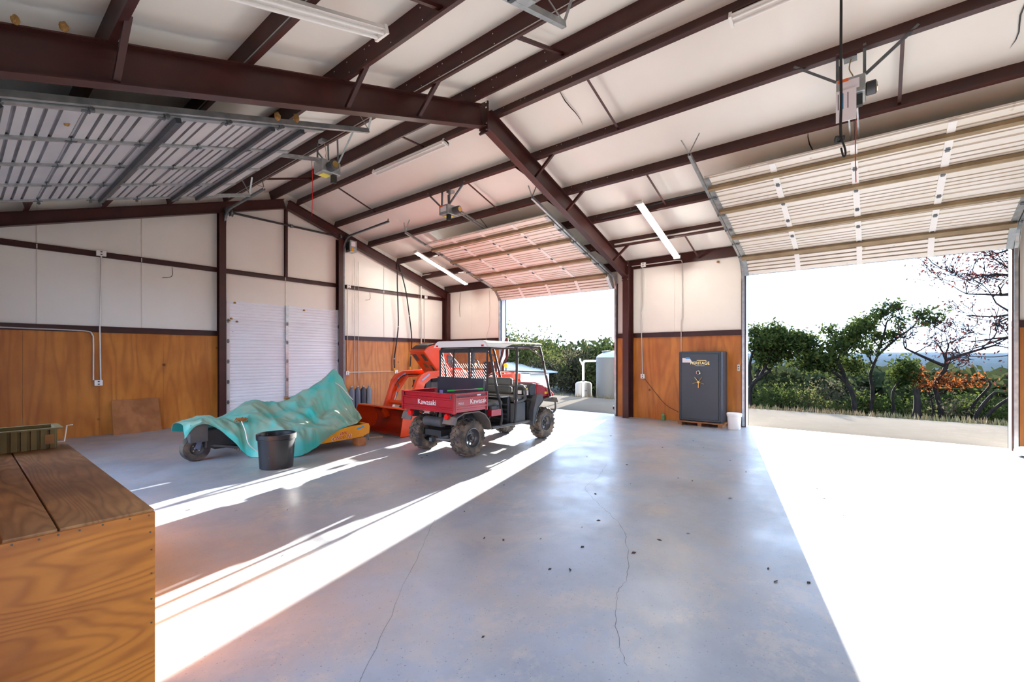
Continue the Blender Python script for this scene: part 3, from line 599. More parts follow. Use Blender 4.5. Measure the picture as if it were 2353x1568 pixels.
# drooping black cable in a purlin, hanging black hoses with yellow plugs
tag(MB().tube(smoothpath([(RX+3.70, 5.0, zt(RX+3.7)+.05), (RX+3.66, 4.4, zt(RX+3.7)+.045), (RX+3.64, 3.9, zt(RX+3.7)+.07), (RX+3.68, 3.2, zt(RX+3.7)+.13), (RX+3.7, 2.2, zt(RX+3.7)+.14)], 5), .020, 6).build('cable', CABLE, smooth=40), 'black cable bundle drooping in a purlin near the lit strip light above the safe', 'cable')
for i, (pts, lb) in enumerate((([(9.50, YB-.22, 4.82), (9.50, YB-.2, 4.2), (9.56, YB-.16, 3.4), (9.60, YB-.12, 2.7), (9.52, YB-.1, 2.0), (9.45, YB-.1, 1.6), (9.46, YB-.1, 1.26)], 'left of two black power cords hanging on the back wall'), ([(9.55, YB-.22, 4.84), (9.72, YB-.2, 4.4), (9.90, YB-.16, 3.9), (10.06, YB-.14, 3.1), (10.18, YB-.12, 2.3), (10.16, YB-.1, 1.7), (10.12, YB-.1, 1.30)], 'right of two black power cords hanging on the back wall'))):
    H = empty('power_cord', pts[-1], lb, 'cord', 'power cords on the back wall')
    MB().tube(smoothpath(pts, 5), .021, 7).build('cable', CABLE, H, smooth=40); p = pts[-1]
    MB().lathe([(.022, 0), (.03, .03), (.03, .09), (.02, .11)], (p[0], p[1], p[2]-.09), 10).build('plug', YELLOW, H, smooth=40)
    for q in (3, 5): MB().lathe([(.026, -.02), (.026, .02)], pts[q], 8).build('clamp', GALV, H)
# thin hooks of loose wire on the vinyl
for (x, z, lb) in ((3.24, 3.72, 'short loose wire curling from the girt left of the white door'), (8.55, 3.72, 'short loose wire curling from the girt right of the white door')):
    tag(MB().tube(smoothpath([(x, YB-.02, z+.05), (x, YB-.05, z-.12), (x-.06, YB-.08, z-.2), (x-.2, YB-.08, z-.23)], 4), .006, 5).build('loose_wire', CABLE), lb, 'wire')
tag(MB().tube(smoothpath([(XR-.01, 12.0, 4.05), (XR-.03, 12.03, 3.5), (XR-.03, 12.0, 3.15)], 4), .006, 5).build('loose_wire', CABLE), 'thin wire hanging on the vinyl in the far right corner', 'wire')
tag(MB().tube([(XR-.03, 10.55, 4.0), (XR-.03, 10.53, 2.8), (XR-.03, 10.7, 2.3), (XR-.03, 10.7, 2.0)], .008, 6).build('loose_wire', CONDUIT), 'grey wire pipe left of the far door opening', 'wire')
# mud wasp nests
for i, (x, y, z, s, lb) in enumerate(((2.50, 5.70, 4.62, 1.0, 'tan mud nest on the track of the galvanised door, left one'), (2.73, 5.70, 4.69, 1.0, 'tan mud nest on the track of the galvanised door, right one'), (.31, 5.21, 4.30, .7, 'small tan mud nest on top of the near beam at the far left'), (.58, 5.21, 4.40, .8, 'small tan mud nest on top of the near beam left of a brace'), (.72, 6.3, 4.02, .7, 'small tan mud nest on the panels of the galvanised door'))):
    m = MB(); rn = random.Random(i)
    def fn(u, v):
        a, b = 2*pi*u, pi*v; r = .04*s*(1+.3*mnoise.noise(V((math.cos(a)*2, math.sin(a)*2, b*2+i))))
        return (x+r*math.sin(b)*math.cos(a), y+r*math.sin(b)*math.sin(a)*.6, z+1.3*r*math.cos(b))
    tag(m.grid(fn, 12, 8).build('mud_nest', MUD, smooth=60), lb, 'wasp nest', 'mud wasp nests')

tag(MB().lathe([(0, 0), (.03, .004), (.035, .025), (.02, .05), (0, .055)], (XR-.03, 3.02, 3.98), 8).build('mud_nest', MUD, smooth=60), 'small tan mud nest on the vinyl above the safe', 'wasp nest', 'mud wasp nests')
for y, lb in ((5.80, 'small dark door sensor low on the jamb left of the red column'),):
    e = empty('door_sensor', (XR-.06, y, .20), lb, 'sensor'); MB().bb(XR-.09, XR-.03, y-.03, y+.01, .18, .27).build('sensor_body', BLACK, e, bevel=.005); MB().bb(XR-.06, XR-.015, y-.01, y+.0, .15, .20).build('bracket', GALV, e)
# ================================================================ utility vehicle (local: x forward from rear axle, y to its left)
U = empty('utility_vehicle', (5.45, 5.88, 0), 'red and black four-seat utility vehicle with dump bed and white roof', 'vehicle')
def ub(m, name, mat, par=U, **k): return m.build(name, mat, par, local=True, **k)
RIMM = M('dark_rim_paint', (.10, .10, .105), .35, .4, c2=(.20, .16, .12), scale=12, ramp=(.5, .75))
def wheel(x, y, r, w, front):
    W = bpy.data.objects.new('wheel', None); COL.objects.link(W); W.parent = U; W.location = (x, y, r); W.empty_display_size = .05; INV[W.name] = Matrix.Identity(4)
    s = -1 if y < 0 else 1; hw = w/2; rr_ = .165
    MB().lathe([(rr_, -hw*.82), (rr_+.03, -hw*.97), (r*.80, -hw), (r*.93, -hw*.86), (r*.965, -hw*.4), (r*.97, 0), (r*.965, hw*.4), (r*.93, hw*.86), (r*.80, hw), (rr_+.03, hw*.97), (rr_, hw*.82), (rr_, -hw*.82)], n=36, ax='y').build('tyre', TYRE, W, local=True, smooth=50)
    m = MB()
    for k in range(20): # angled tread lugs
        a = 2*pi*k/20
        for sd in (-1, 1):
            a2 = a+(pi/20 if sd > 0 else 0); pts = []
            for t, da in ((.04, 0), (.55, .13), (.98, .2)):
                aa = a2+da; rad = r*.95 if t < .9 else r*.86; pts.append((rad*math.cos(aa), sd*hw*t, rad*math.sin(aa)))
            for p, q in zip(pts[:-1], pts[1:]):
                u_ = V((p[0], 0, p[2])).normalized(); m.bar(V(p)+u_*.006, V(q)+u_*.006, .030, .030, u_)
    m.build('tread', TYRE, W, local=True, kind='stuff')
    yo = s*hw*.78
    pr = [(.165, 0), (.172, s*.02), (.158, s*.022), (.150, -s*.03), (.125, -s*.055), (.06, -s*.05), (.05, -s*.02), (.0, -s*.018)]
    m = MB().lathe([(a, b) for a, b in pr], (0, yo, 0), 28, 'y', cap=False); m.build('rim', RIMM, W, local=True, smooth=40)
    for k in range(8):
        a = 2*pi*k/8; MB().lathe([(.020, 0), (.020, s*.006)], (.098*math.cos(a), yo-s*.052, .098*math.sin(a)), 10, 'y').build('rim_hole', CHROME if k in (5, 6) else GLASS, W, local=True)
    MB().lathe([(.034, -.02), (.034, .02), (.02, .028)] if s > 0 else [(.034, .02), (.034, -.02), (.02, -.028)], (0, yo, 0), 14, 'y').build('hub_cap', DGREY, W, local=True)
    return W
for x, y, w in ((0, -.53, .27), (0, .53, .27), (2.22, -.50, .24), (2.22, .50, .24)): wheel(x, y, .315, w, x > 1)
# chassis
ub(MB().bb(-.30, 2.35, -.20, .20, .33, .43), 'frame_rail', BLACK)
for y in (-.62, .62): ub(MB().tube([(.50, y, .42), (1.85, y, .42)], .028, 8), 'side_sill', DGREY, smooth=40)
ub(MB().bb(.42, 1.85, -.62, .62, .40, .425), 'floor_pan', BLACK)
ub(MB().tube([(0, -.42, .30), (0, .42, .30)], .045, 10), 'rear_axle', GALVD, smooth=40)
ub(MB().tube([(2.22, -.42, .30), (2.22, .42, .30)], .035, 10), 'front_axle', BLACK, smooth=40)
ub(MB().lathe([(.10, -.13), (.13, -.10), (.13, .10), (.10, .13)], (0.02, 0, .31), 14, 'y'), 'gearbox', GALVD, smooth=40)
ub(MB().tube([(-.05, .30, .24), (-.28, .02, .27), (-.05, -.30, .24)], .020, 8), 'hitch_bar', GALVD, smooth=40)
ub(MB().bb(-.36, -.26, -.03, .03, .24, .30), 'hitch_receiver', GALVD)
ub(MB().lathe([(.06, -.24), (.085, -.22), (.085, .22), (.06, .24)], (-.22, .05, .56), 16, 'y'), 'muffler', DGREY, smooth=40)
for y in (-.35, .35): ub(MB().tube([(.05, y, .34), (.12, y, .74)], .035, 10), 'shock_absorber', BLACK, smooth=40)
ub(MB().bb(.15, .60, -.30, .30, .40, .72), 'engine', BLACK, bevel=.03)
for i, (p, q, r) in enumerate((((-.15, -.3, .5), (.3, -.45, .45), .018), ((-.2, .3, .5), (.3, .45, .45), .018), ((.5, -.5, .5), (.62, -.56, .72), .02), ((-.35, -.4, .72), (.1, -.25, .42), .02), ((-.35, .4, .72), (.1, .25, .42), .02))): ub(MB().tube([p, q], r, 8), 'chassis_tube', BLACK, smooth=40)
# dump bed
BX0, BX1, BY0, BY1, BZ0, BZ1 = -.47, .31, -.695, .605, .78, 1.085
ub(MB().bb(BX0+.01, BX1, BY0+.02, BY1-.02, BZ0, BZ0+.025), 'bed_floor', REDP)
def ribbed(xz, ax, a, b): return MB().ext(xz, ax, a, b)
def side_prof(y, s): # outer stepped pressing of a bed side, (y, z)
    o = s*.012
    return [(y, BZ0), (y, BZ0+.05), (y+o, BZ0+.058), (y+o, BZ0+.085), (y, BZ0+.093), (y, BZ0+.20), (y+o, BZ0+.208), (y+o, BZ0+.235), (y, BZ0+.243), (y, BZ1-.02), (y+o*1.6, BZ1-.015), (y+o*1.6, BZ1), (y-s*.03, BZ1), (y-s*.03, BZ1-.015), (y-s*.018, BZ1-.02), (y-s*.018, BZ0)]
SN = ub(MB().ext(side_prof(BY0, -1), 'x', BX0, BX1), 'side_panel', REDP); SF = ub(MB().ext(side_prof(BY1, 1), 'x', BX0, BX1), 'side_panel', REDP)
for x in (BX0+.012, BX1-.03): ub(MB().bb(x, x+.022, BY0-.016, BY0+.0, BZ0-.01, BZ1), 'side_post', REDP)
TG = ub(MB().ext([(BX0-q[0], q[1]) for q in [(0, BZ0-.01), (.0, BZ0+.04), (.012, BZ0+.048), (.012, BZ0+.07), (0, BZ0+.078), (0, BZ0+.19), (.014, BZ0+.20), (.014, BZ0+.225), (0, BZ0+.235), (0, BZ1-.02), (.012, BZ1-.014), (.012, BZ1), (-.022, BZ1), (-.022, BZ0-.01)]], 'y', BY0+.03, BY1-.03), 'tailgate', REDP)
for y in (BY0+.012, BY1-.012): ub(MB().bb(BX0-.018, BX0+.02, y-.02, y+.02, BZ0-.02, BZ1+.004), 'corner_post', REDP)
for y in (BY0+.05, BY1-.05): ub(MB().bb(BX0-.026, BX0-.012, y-.012, y+.012, BZ1-.09, BZ1-.02), 'latch', DGREY)
text('Kawasaki', .125, LETW, U, frame_mtx((BX0-.0145, -.055, BZ0+.135), (0, -1, 0), (0, 0, 1)), .0015, local=True, sx=1.0)
text('Kawasaki', .115, LETW, U, frame_mtx((.10, BY0-.0025, BZ0+.155), (1, 0, 0), (0, 0, 1)), .0015, local=True)
text('MULE', .05, LETW, U, frame_mtx((-.32, BY0-.0025, BZ0+.14), (1, 0, 0), (0, 0, 1)), .001, local=True)
ub(MB().bb(BX0+.03, BX1-.04, BY0-.006, BY0-.001, BZ1-.062, BZ1-.035), 'stripe_decal', M('dark_red_decal', (.12, .01, .02), .4)); ub(MB().bb(.05, .14, BY0-.008, BY0-.006, BZ1-.06, BZ1-.037), 'stripe_decal', PAPER)
ub(MB().bb(BX1-.012, BX1+.014, BY0+.08, BY1-.05, BZ0+.02, 1.30), 'bulkhead', M('blue_black_steel', (.028, .034, .048), .4, c2=(.02, .024, .034)))
ub(MB().bb(BX1-.016, BX1-.012, BY1-.20, BY1-.11, .99, 1.05), 'sticker', M('violet_sticker', (.33, .30, .62), .5))
for y in (-.50, .42):
    ub(MB().lathe([(.0, -.03), (.045, -.028), (.05, 0), (.05, .03)], (-.44, y, .705), 14, 'x'), 'tail_light', REDL, smooth=40)
    ub(MB().bb(-.40, -.30, y-.06, y+.06, .64, .77), 'light_bracket', BLACK)
# rear and front wings
for s in (-1, 1):
    prof_ = [(-.44, .58), (-.40, .69), (-.24, .745), (.10, .745), (.25, .68), (.36, .56), (.40, .42)]
    ub(MB().strip(prof_, 'y', *(sorted((s*.40, s*.70)) if s < 0 else sorted((s*.40, s*.66))), th=.02), 'rear_fender', M('dusty_grey_plastic', (.10, .10, .105), .6, c2=(.20, .155, .11), scale=4), smooth=30)
    prof_ = [(1.70, .34), (1.74, .48), (1.84, .68), (2.0, .80), (2.28, .83), (2.46, .80), (2.50, .72)]
    ub(MB().strip(prof_, 'y', *sorted((s*.36, s*.70)), th=.02), 'front_fender', DGREY, smooth=30)
    ub(MB().ext([(1.70, .34), (1.64, .34), (1.66, .62), (1.78, .92), (1.96, .92), (2.0, .80), (1.84, .68), (1.74, .48)], 'y', *sorted((s*.40, s*.69))), 'front_fender_side', DGREY)
# cab: floor steps, engine boxes, seats
ub(MB().bb(1.02, 1.10, -.56, .56, .43, .93), 'seat_base', BLACK)
for k in range(4): ub(MB().bb(1.005, 1.02, -.54, .54, .50+k*.09, .525+k*.09), 'vent_rib', DGREY)
ub(MB().bb(1.10, 1.52, -.60, .60, .43, .80), 'seat_base', DGREY, bevel=.02)
ub(MB().bb(.40, .82, -.56, .56, .62, .78), 'seat_base', BLACK)
SEAT = M('seat_vinyl', (.075, .075, .07), .45, c2=(.11, .105, .095), scale=3, bump=.2, bscale=40)
def cushion(x0, x1, y0, y1, z0, z1, name): ub(MB().bb(x0, x1, y0, y1, z0, z1), name, SEAT, bevel=.035)
cushion(.40, .88, -.57, .57, .78, .88, 'seat_cushion'); cushion(.36, .45, -.58, .55, .90, 1.27, 'backrest')
cushion(1.16, 1.62, -.57, .57, .82, .92, 'seat_cushion'); cushion(1.08, 1.17, -.57, .57, .98, 1.12, 'backrest'); cushion(1.07, 1.17, -.58, .58, 1.13, 1.28, 'backrest')
ub(MB().bb(.86, 1.07, -.55, .55, .925, .945), 'grab_shelf', M('pale_plastic', (.45, .45, .44), .35))
for y in (-.60,): ub(MB().tube(smoothpath([(1.18, y, .86), (1.20, y, 1.06), (1.30, y, 1.13), (1.45, y, 1.10), (1.52, y, .98), (1.46, y, .84), (1.2, y, .82)], 5), .024, 8), 'armrest', DGREY, smooth=40)
for y in (.60, -.61): ub(MB().tube(smoothpath([(.38, y, .80), (.37, y, 1.1), (.40, y, 1.26)], 4), .022, 8), 'seat_frame', DGREY, smooth=40)
# roll cage
def rb(pts, r=.024, k=4): ub(MB().tube(smoothpath(pts, k), r, 10), 'roll_bar', BLACK, smooth=40)
for y in (-.64, .60):
    rb([(.72, y, .44), (.76, y, .60), (.71, y, .86), (.62, y, 1.10), (.48, y, 1.62), (.44, y, 1.80), (.55, y, 1.845), (1.2, y, 1.86), (1.86, y, 1.86), (1.95, y, 1.83), (2.08, y, 1.50), (2.32, y, .86)])
    rb([(1.13, y, .44), (1.16, y, .70), (1.18, y, 1.0), (1.20, y, 1.78), (1.14, y, 1.84)])
    rb([(1.60, y, 1.85), (1.86, y, 1.74), (2.0, y, 1.68)], .016)
rb([(.44, -.62, 1.80), (.44, .58, 1.80)], .022, 2); rb([(1.2, -.62, 1.86), (1.2, .58, 1.86)], .022, 2); rb([(1.93, -.62, 1.85), (1.93, .58, 1.85)], .022, 2); rb([(2.14, -.64, 1.36), (2.14, .60, 1.36)], .012, 2); rb([(.66, -.62, .98), (.66, .58, .98)], .02, 2)
rb([(2.06, -.67, 1.58), (2.0, -.70, 1.52), (2.02, -.71, 1.36), (2.10, -.69, 1.30), (2.16, -.67, 1.31)], .012)
# rear screen
SY0, SY1, SZ0, SZ1, SX = -.67, .52, .98, 1.78, .335
ub(MB().tube([(SX, SY0, SZ0-.1), (SX, SY0, SZ1), (SX, SY1, SZ1), (SX, SY1, SZ0-.1)], .022, 8), 'screen_frame', M('blue_black_tube', (.022, .026, .034), .4))
ub(MB().bar((SX, SY0, SZ1-.01), (SX, SY1, SZ1-.01), .04, .05), 'screen_rail', BLACK)
for y in (-.27, .13): ub(MB().bb(SX-.035, SX-.018, y-.014, y+.014, .98, 1.80), 'screen_bar', BLACK)
for y in (-.25,): ub(MB().bb(SX+.06, SX+.10, y-.03, y+.03, 1.2, 1.82), 'head_bar', DGREY)
m = MB(); pz = .030; py = .055; th = .0028
for i in range(int((SZ1-1.28)/pz)):
    z = 1.28+i*pz
    for j in range(int((SY1-SY0)/py)):
        y = SY0+.01+j*py+(py/2 if i % 2 else 0)
        for dy in (-py/2, py/2):
            a, b = (SX, y, z), (SX, y+dy, z+pz)
            if SY0 < y+dy < SY1: m.add([(SX, y-th, z), (SX, y+th, z), (SX, y+dy+th, z+pz), (SX, y+dy-th, z+pz), (SX+.004, y, z), (SX+.004, y+dy, z+pz)], [(0, 1, 2, 3), (1, 4, 5, 2), (4, 0, 3, 5)])
ub(m, 'screen_mesh', GALVD, kind='stuff')
# roof with downturned rear skirt
m = MB(); W2 = .68
def roof(u, v):
    x = .30+1.62*u; t = v*2-1; y = -.02+W2*t; e = max(0, abs(t)-.80)/.20; z = 1.955-.11*e*e*(1 if u < .28 else max(.25, 1-(u-.28)*4))
    if u < .001: x = .30
    return (x, y, z-.012*u)
m.grid(roof, 24, 28); ub(m, 'roof', WHITE, solid=.012, smooth=50)
m = MB(); edge = [roof(0, v/28) for v in range(29)]
for i, p in enumerate(edge): m.v += [p, (p[0]-.004, p[1], min(1.845, p[2]-.005))]
for i in range(28): m.f.append((2*i, 2*i+1, 2*i+3, 2*i+2))
ub(m, 'roof_skirt', WHITE, solid=.010)
for y in (-.60, .56): ub(MB().bb(.288, .296, y-.028, y+.028, 1.855, 1.885), 'reflector', REDL)
# bonnet, dash, steering wheel, bumper
hp = [(1.86, .84), (1.86, 1.06), (1.95, 1.13), (2.12, 1.10), (2.40, .99), (2.52, .90), (2.52, .84)]
ub(MB().ext(hp, 'y', -.60, .60), 'bonnet', REDP, bevel=.03)
ub(MB().ext([(1.84, 1.03), (1.92, 1.09), (2.0, 1.155), (2.18, 1.12), (2.18, 1.07)], 'y', -.50, .50), 'cowl', REDP, bevel=.015)
ub(MB().ext([(1.68, .95), (1.66, 1.08), (1.78, 1.15), (1.90, 1.13), (1.90, .80), (1.78, .80)], 'y', -.58, .58), 'dashboard', BLACK, bevel=.01)
ub(MB().bb(1.60, 1.72, -.58, .58, .44, .80), 'firewall', BLACK)
for y0, y1, z0, z1, mt in ((-.56, -.46, .92, 1.01, PAPER), (-.55, -.47, 1.02, 1.06, M('cream_sticker', (.75, .68, .35), .5)), (-.40, -.31, .93, 1.0, PAPER), (-.52, -.30, 1.085, 1.11, PAPER)): ub(MB().bb(1.645, 1.668, y0, y1, z0, z1), 'sticker', mt)
ub(MB().bb(2.16, 2.27, -.607, -.599, .91, .96), 'side_decal', M('yellow_decal', (.85, .55, .03), .5))
ub(MB().tube([(1.55+.17*math.cos(a)*.45, .32+.17*math.sin(a), 1.16+.17*math.cos(a)*.9) for a in [2*pi*k/24 for k in range(24)]], .014, 8, closed=True), 'steering_wheel', BLACK, smooth=40)
ub(MB().tube([(1.56, .32, 1.15), (1.76, .32, 1.02)], .02, 8), 'steering_column', BLACK, smooth=40)
for k in range(3): a = 2*pi*k/3; ub(MB().tube([(1.55, .32, 1.16), (1.55+.165*math.cos(a)*.45, .32+.165*math.sin(a), 1.16+.165*math.cos(a)*.9)], .010, 6), 'wheel_spoke', BLACK)
for y in (-.60, .58): ub(MB().tube(smoothpath([(2.44, y, .80), (2.55, y, .74), (2.57, y, .58), (2.48, y, .50), (2.35, y, .46)], 5), .022, 8), 'bumper_bar', DGREY, smooth=40)
for z in (.55, .74): ub(MB().tube([(2.56, -.60, z), (2.56, .58, z)], .022, 8), 'bumper_bar', DGREY, smooth=40)
for y in (-.40, .40): ub(MB().lathe([(.06, 0), (.055, .03), (0, .045)], (2.5, y, .93), 14, 'x'), 'headlight', GLASS, smooth=40)
ub(MB().bb(.46, .72, -.66, -.30, .63, .74), 'battery_tray', REDP); ub(MB().bb(.50, .66, -.62, -.34, .66, .80), 'airbox', DGREY, bevel=.02)
ub(MB().lathe([(.03, 0), (.04, .02), (.04, .06), (.03, .08)], (1.24, -.58, .80), 12), 'filler_cap', PAPER)
# pole lying in the bed
P_ = empty('pole', (5.62, 5.45, 1.08), 'silver pole with green grips lying across the dump bed', 'pole')
a, b = V((5.22, 5.60, 1.10)), V((5.70, 5.235, 1.125)); d = b-a
MB().tube([a, b], .011, 8).build('shaft', CHROME, P_, smooth=40); MB().tube([a+d*.86, b], .016, 8).build('grip', GREENP, P_, smooth=40); MB().tube([a, a+d*.2], .015, 8).build('grip', GREENP, P_, smooth=40)
# ================================================================ orange tractor with front loader, bonnet raised (faces -x)
TY = 8.45
T = empty('tractor', (8.2, TY, 0), 'orange compact tractor with front loader bucket and raised bonnet', 'tractor')
bp = [(5.76, .015), (6.22, .03), (6.38, .10), (6.42, .28), (6.32, .46), (6.15, .55), (5.93, .57)]
bk = MB().strip(smoothpath([(p[0], p[1], 0) for p in bp], 4) and [(q.x, q.y) for q in smoothpath([(p[0], p[1], 0) for p in bp], 4)], 'y', 7.60, 9.35, th=-.014).build('bucket', ORANGED, T, smooth=40)
for y in (7.60, 9.337): MB().ext([(5.78, .015), (6.22, .02), (6.39, .09), (6.43, .28), (6.32, .47), (6.15, .56), (5.90, .57), (5.84, .40)], 'y', y-.006, y+.008).build('side_plate', ORANGE, bk)
MB().bb(5.74, 5.86, 7.60, 9.35, .006, .024).build('cutting_edge', GALVD, bk); MB().bar((5.93, 7.6, .575), (5.93, 9.35, .575), .05, .03).build('bucket_rim', ORANGE, bk)
arm_o = [(6.30, .26), (6.24, .42), (6.40, .86), (6.50, 1.14), (6.62, 1.27), (6.82, 1.34), (7.95, 1.36), (7.95, 1.22), (6.92, 1.17), (6.74, 1.06), (6.60, .80), (6.46, .30)]
for y in (7.99, 8.87): a_ = MB().ext(arm_o, 'y', y-.045, y+.045).build('loader_arm', ORANGE, T, bevel=.012); MB().bar((6.64, y-.047, 1.14), (6.86, y-.047, 1.275), .004, .04, (0, 0, 1)).build('arm_stripe', M('pale_blue_decal', (.35, .48, .75), .4), a_)
MB().tube([(6.44, 7.95, .62), (6.44, 8.92, .62)], .055, 12).build('cross_tube', ORANGE, T, smooth=40)
for y in (8.12, 8.74):
    MB().tube([(6.42, y, .45), (6.62, y, 1.05)], .018, 8).build('ram_rod', CHROME, T, smooth=40); MB().tube([(6.55, y, .85), (6.86, y, 1.22)], .034, 10).build('ram', ORANGE, T, smooth=40)
    MB().tube([(6.6, y, .62), (7.6, y, .78)], .034, 10).build('ram', ORANGE, T, smooth=40)
    MB().ext([(7.62, .45), (7.62, 1.40), (7.98, 1.40), (7.98, .95), (7.86, .45)], 'y', y-.05, y+.05).build('loader_tower', ORANGE, T)
    MB().tube(smoothpath([(6.50, y, 1.0), (6.72, y, 1.22), (7.2, y, 1.24), (7.6, y, 1.15)], 5), .012, 6).build('hydraulic_hose', CABLE, T)
for x, r, w, ys in ((7.20, .33, .22, (7.86, 9.04)), (9.35, .55, .34, (7.75, 9.15))):
    for y in ys:
        W = bpy.data.objects.new('wheel', None); COL.objects.link(W); W.parent = T; W.location = (x-8.2, y-TY, r); INV[W.name] = Matrix.Identity(4); h = w/2
        MB().lathe([(r*.55, -h*.8), (r*.6, -h), (r*.85, -h), (r*.95, -h*.8), (r*.96, h*.8), (r*.85, h), (r*.6, h), (r*.55, h*.8), (r*.55, -h*.8)], n=30, ax='y').build('tyre', TYRE, W, local=True, smooth=50)
        MB().lathe([(r*.55, -h*.7), (r*.5, -h*.3), (r*.2, -h*.2), (r*.2, h*.2), (r*.5, h*.3), (r*.55, h*.7)], n=20, ax='y', cap=False).build('rim', ORANGE, W, local=True, smooth=40)
        m = MB()
        for k in range(16):
            a = 2*pi*k/16
            for s in (-1, 1):
                p, q = V((r*.95*math.cos(a), s*.02, r*.95*math.sin(a))), V((r*.95*math.cos(a+.25), s*h*.92, r*.95*math.sin(a+.25))); u_ = V((p.x, 0, p.z)).normalized(); m.bar(p+u_*.01, q+u_*.006, .035, .04, u_)
        m.build('tread', TYRE, W, local=True, kind='stuff')
MB().bb(6.95, 8.6, TY-.18, TY+.18, .42, .70).build('chassis', BLACK, T); MB().bb(7.15, 8.35, TY-.20, TY+.20, .70, 1.08).build('engine', DGREY, T, bevel=.03)
MB().bb(6.98, 7.12, TY-.24, TY+.24, .62, 1.12).build('radiator', BLACK, T); MB().bb(8.35, 8.75, TY-.26, TY+.26, .75, 1.22).build('dash_cowl', ORANGE, T, bevel=.03)
MB().bb(7.3, 7.62, TY-.10, TY+.10, 1.08, 1.22).build('battery', BLACK, T); MB().tube([(7.9, TY-.24, .7), (7.9, TY-.24, 1.0)], .05, 10).build('oil_filter', PAPER, T, smooth=40)
hd = [(6.88, 1.80), (7.02, 1.91), (7.24, 1.97), (7.50, 1.93), (7.66, 1.83), (8.40, 1.17), (8.12, 1.10), (7.56, 1.16), (7.34, 1.28)]
HD = MB().ext(hd, 'y', TY-.27, TY+.27).build('bonnet', ORANGE, T, bevel=.02)
n_ = V((-.62, 0, -.46)).normalized()
def onfront(t, y): p = V((6.88, 0, 1.80)).lerp(V((7.34, 0, 1.28)), t); return V((p.x, y, p.z))
for y in (TY-.15, TY+.15): a, b = onfront(.14, y), onfront(.42, y); MB().bar(a, b, .12, .02, (-.75, 0, -.66)).build('headlamp', GLASS, HD)
MB().bar(onfront(.55, TY), onfront(.75, TY), .10, .016, (-.75, 0, -.66)).build('badge', M('bronze_badge', (.22, .10, .03), .4), HD)
MB().bar(onfront(.62, TY-.18), onfront(.88, TY-.18), .06, .016, (-.75, 0, -.66)).build('lamp', GLASS, HD)
MB().strip([(6.95, 1.862), (7.05, 1.935), (7.24, 1.985), (7.46, 1.95)], 'y', TY-.24, TY+.24, th=.01).build('grille', BLACK, HD)
MB().ext([(7.62, 1.72), (7.72, 1.72), (8.30, 1.20), (8.12, 1.16), (7.62, 1.52)], 'y', TY-.285, TY-.262).build('side_panel', M('grey_mesh_panel', (.10, .10, .10), .5), HD)
MB().tube([(7.75, TY-.30, 1.58), (7.92, TY-.26, 1.08)], .012, 6).build('gas_strut', CHROME, T, smooth=40)
for y in (7.86, 9.03):
    MB().strip([(8.85, .95), (8.93, 1.14), (9.12, 1.24), (9.62, 1.25), (9.86, 1.12), (9.95, .90)], 'y', y-.17, y+.17, th=.02).build('fender', ORANGE, T, smooth=30)
    MB().tube([(9.48, y, 1.24), (9.48, y, 1.42)], .010, 6).build('lamp_stalk', BLACK, T); MB().lathe([(0, -.035), (.05, -.03), (.062, 0), (.05, .03), (0, .035)], (9.48, y, 1.44), 16, 'x').build('flasher', AMBER, T, smooth=40)
MB().bb(9.05, 9.5, TY-.24, TY+.24, .98, 1.10).build('seat_cushion', BLACK, T, bevel=.04); MB().bb(9.45, 9.58, TY-.24, TY+.24, 1.08, 1.55).build('seat_back', BLACK, T, bevel=.05)
MB().bb(8.75, 9.9, TY-.45, TY+.45, .60, .80).build('platform', BLACK, T)
MB().tube([(8.82+.05*math.cos(a), TY+.19*math.sin(a), 1.42+.18*math.cos(a)) for a in [2*pi*k/20 for k in range(20)]], .014, 8, closed=True).build('steering_wheel', BLACK, T, smooth=40); MB().tube([(8.60, TY, 1.22), (8.82, TY, 1.42)], .02, 8).build('steering_column', BLACK, T)
MB().tube(smoothpath([(9.98, TY-.12, .95), (10.02, TY-.05, 1.40), (10.15, TY-.10, 1.70), (10.2, TY-.06, 2.0), (10.2, TY-.04, 2.22)], 5), .038, 8).build('folded_roll_bar', M('dark_maroon_paint', (.06, .018, .018), .5), T, smooth=40)
MB().tube(smoothpath([(9.98, TY+.2, .95), (10.02, TY+.1, 1.45), (10.15, TY+.12, 1.68), (10.2, TY+.06, 2.0), (10.2, TY-.04, 2.22)], 5), .038, 8).build('folded_roll_bar', M('dark_maroon_paint2', (.05, .022, .022), .5), T, smooth=40)
for k, (y, z) in enumerate(((TY-.2, 1.35), (TY-.12, 1.40), (TY+.12, 1.38))): MB().tube([(8.7, y, 1.15), (8.75, y, z)], .008, 6).build('lever', CHROME, T)
MB().bb(9.0, 9.9, 7.66, 7.72, 1.05, 1.22).build('side_tank', ORANGE, T, bevel=.02)
# ================================================================ tow-behind mower under a tarp
MW = empty('mower', (3.9, 8.5, 0), 'yellow-decked mower with a black tail wheel, half covered by the teal tarp', 'mower')
dk = MB().ext([(3.72, .13), (4.90, .155), (5.05, .21), (5.06, .34), (5.03, .385), (4.62, .375), (4.30, .33), (3.72, .33)], 'y', 7.60, 7.63).build('deck_skirt', YELLOW, MW)
MB().ext([(3.72, .13), (4.90, .155), (5.05, .21), (5.06, .34), (5.03, .385), (4.62, .375), (4.30, .33), (3.72, .33)], 'y', 9.37, 9.40).build('deck_skirt', YELLOW, MW)
MB().bb(3.72, 5.04, 7.62, 9.38, .315, .335).build('deck_top', YELLOW, MW); MB().bb(5.02, 5.055, 7.62, 9.38, .20, .385).build('front_lip', YELLOW, MW)
fm = lambda x, z, dy=0: frame_mtx((x, 7.598-dy, z), (1, 0, .035), (-.035, 0, 1))
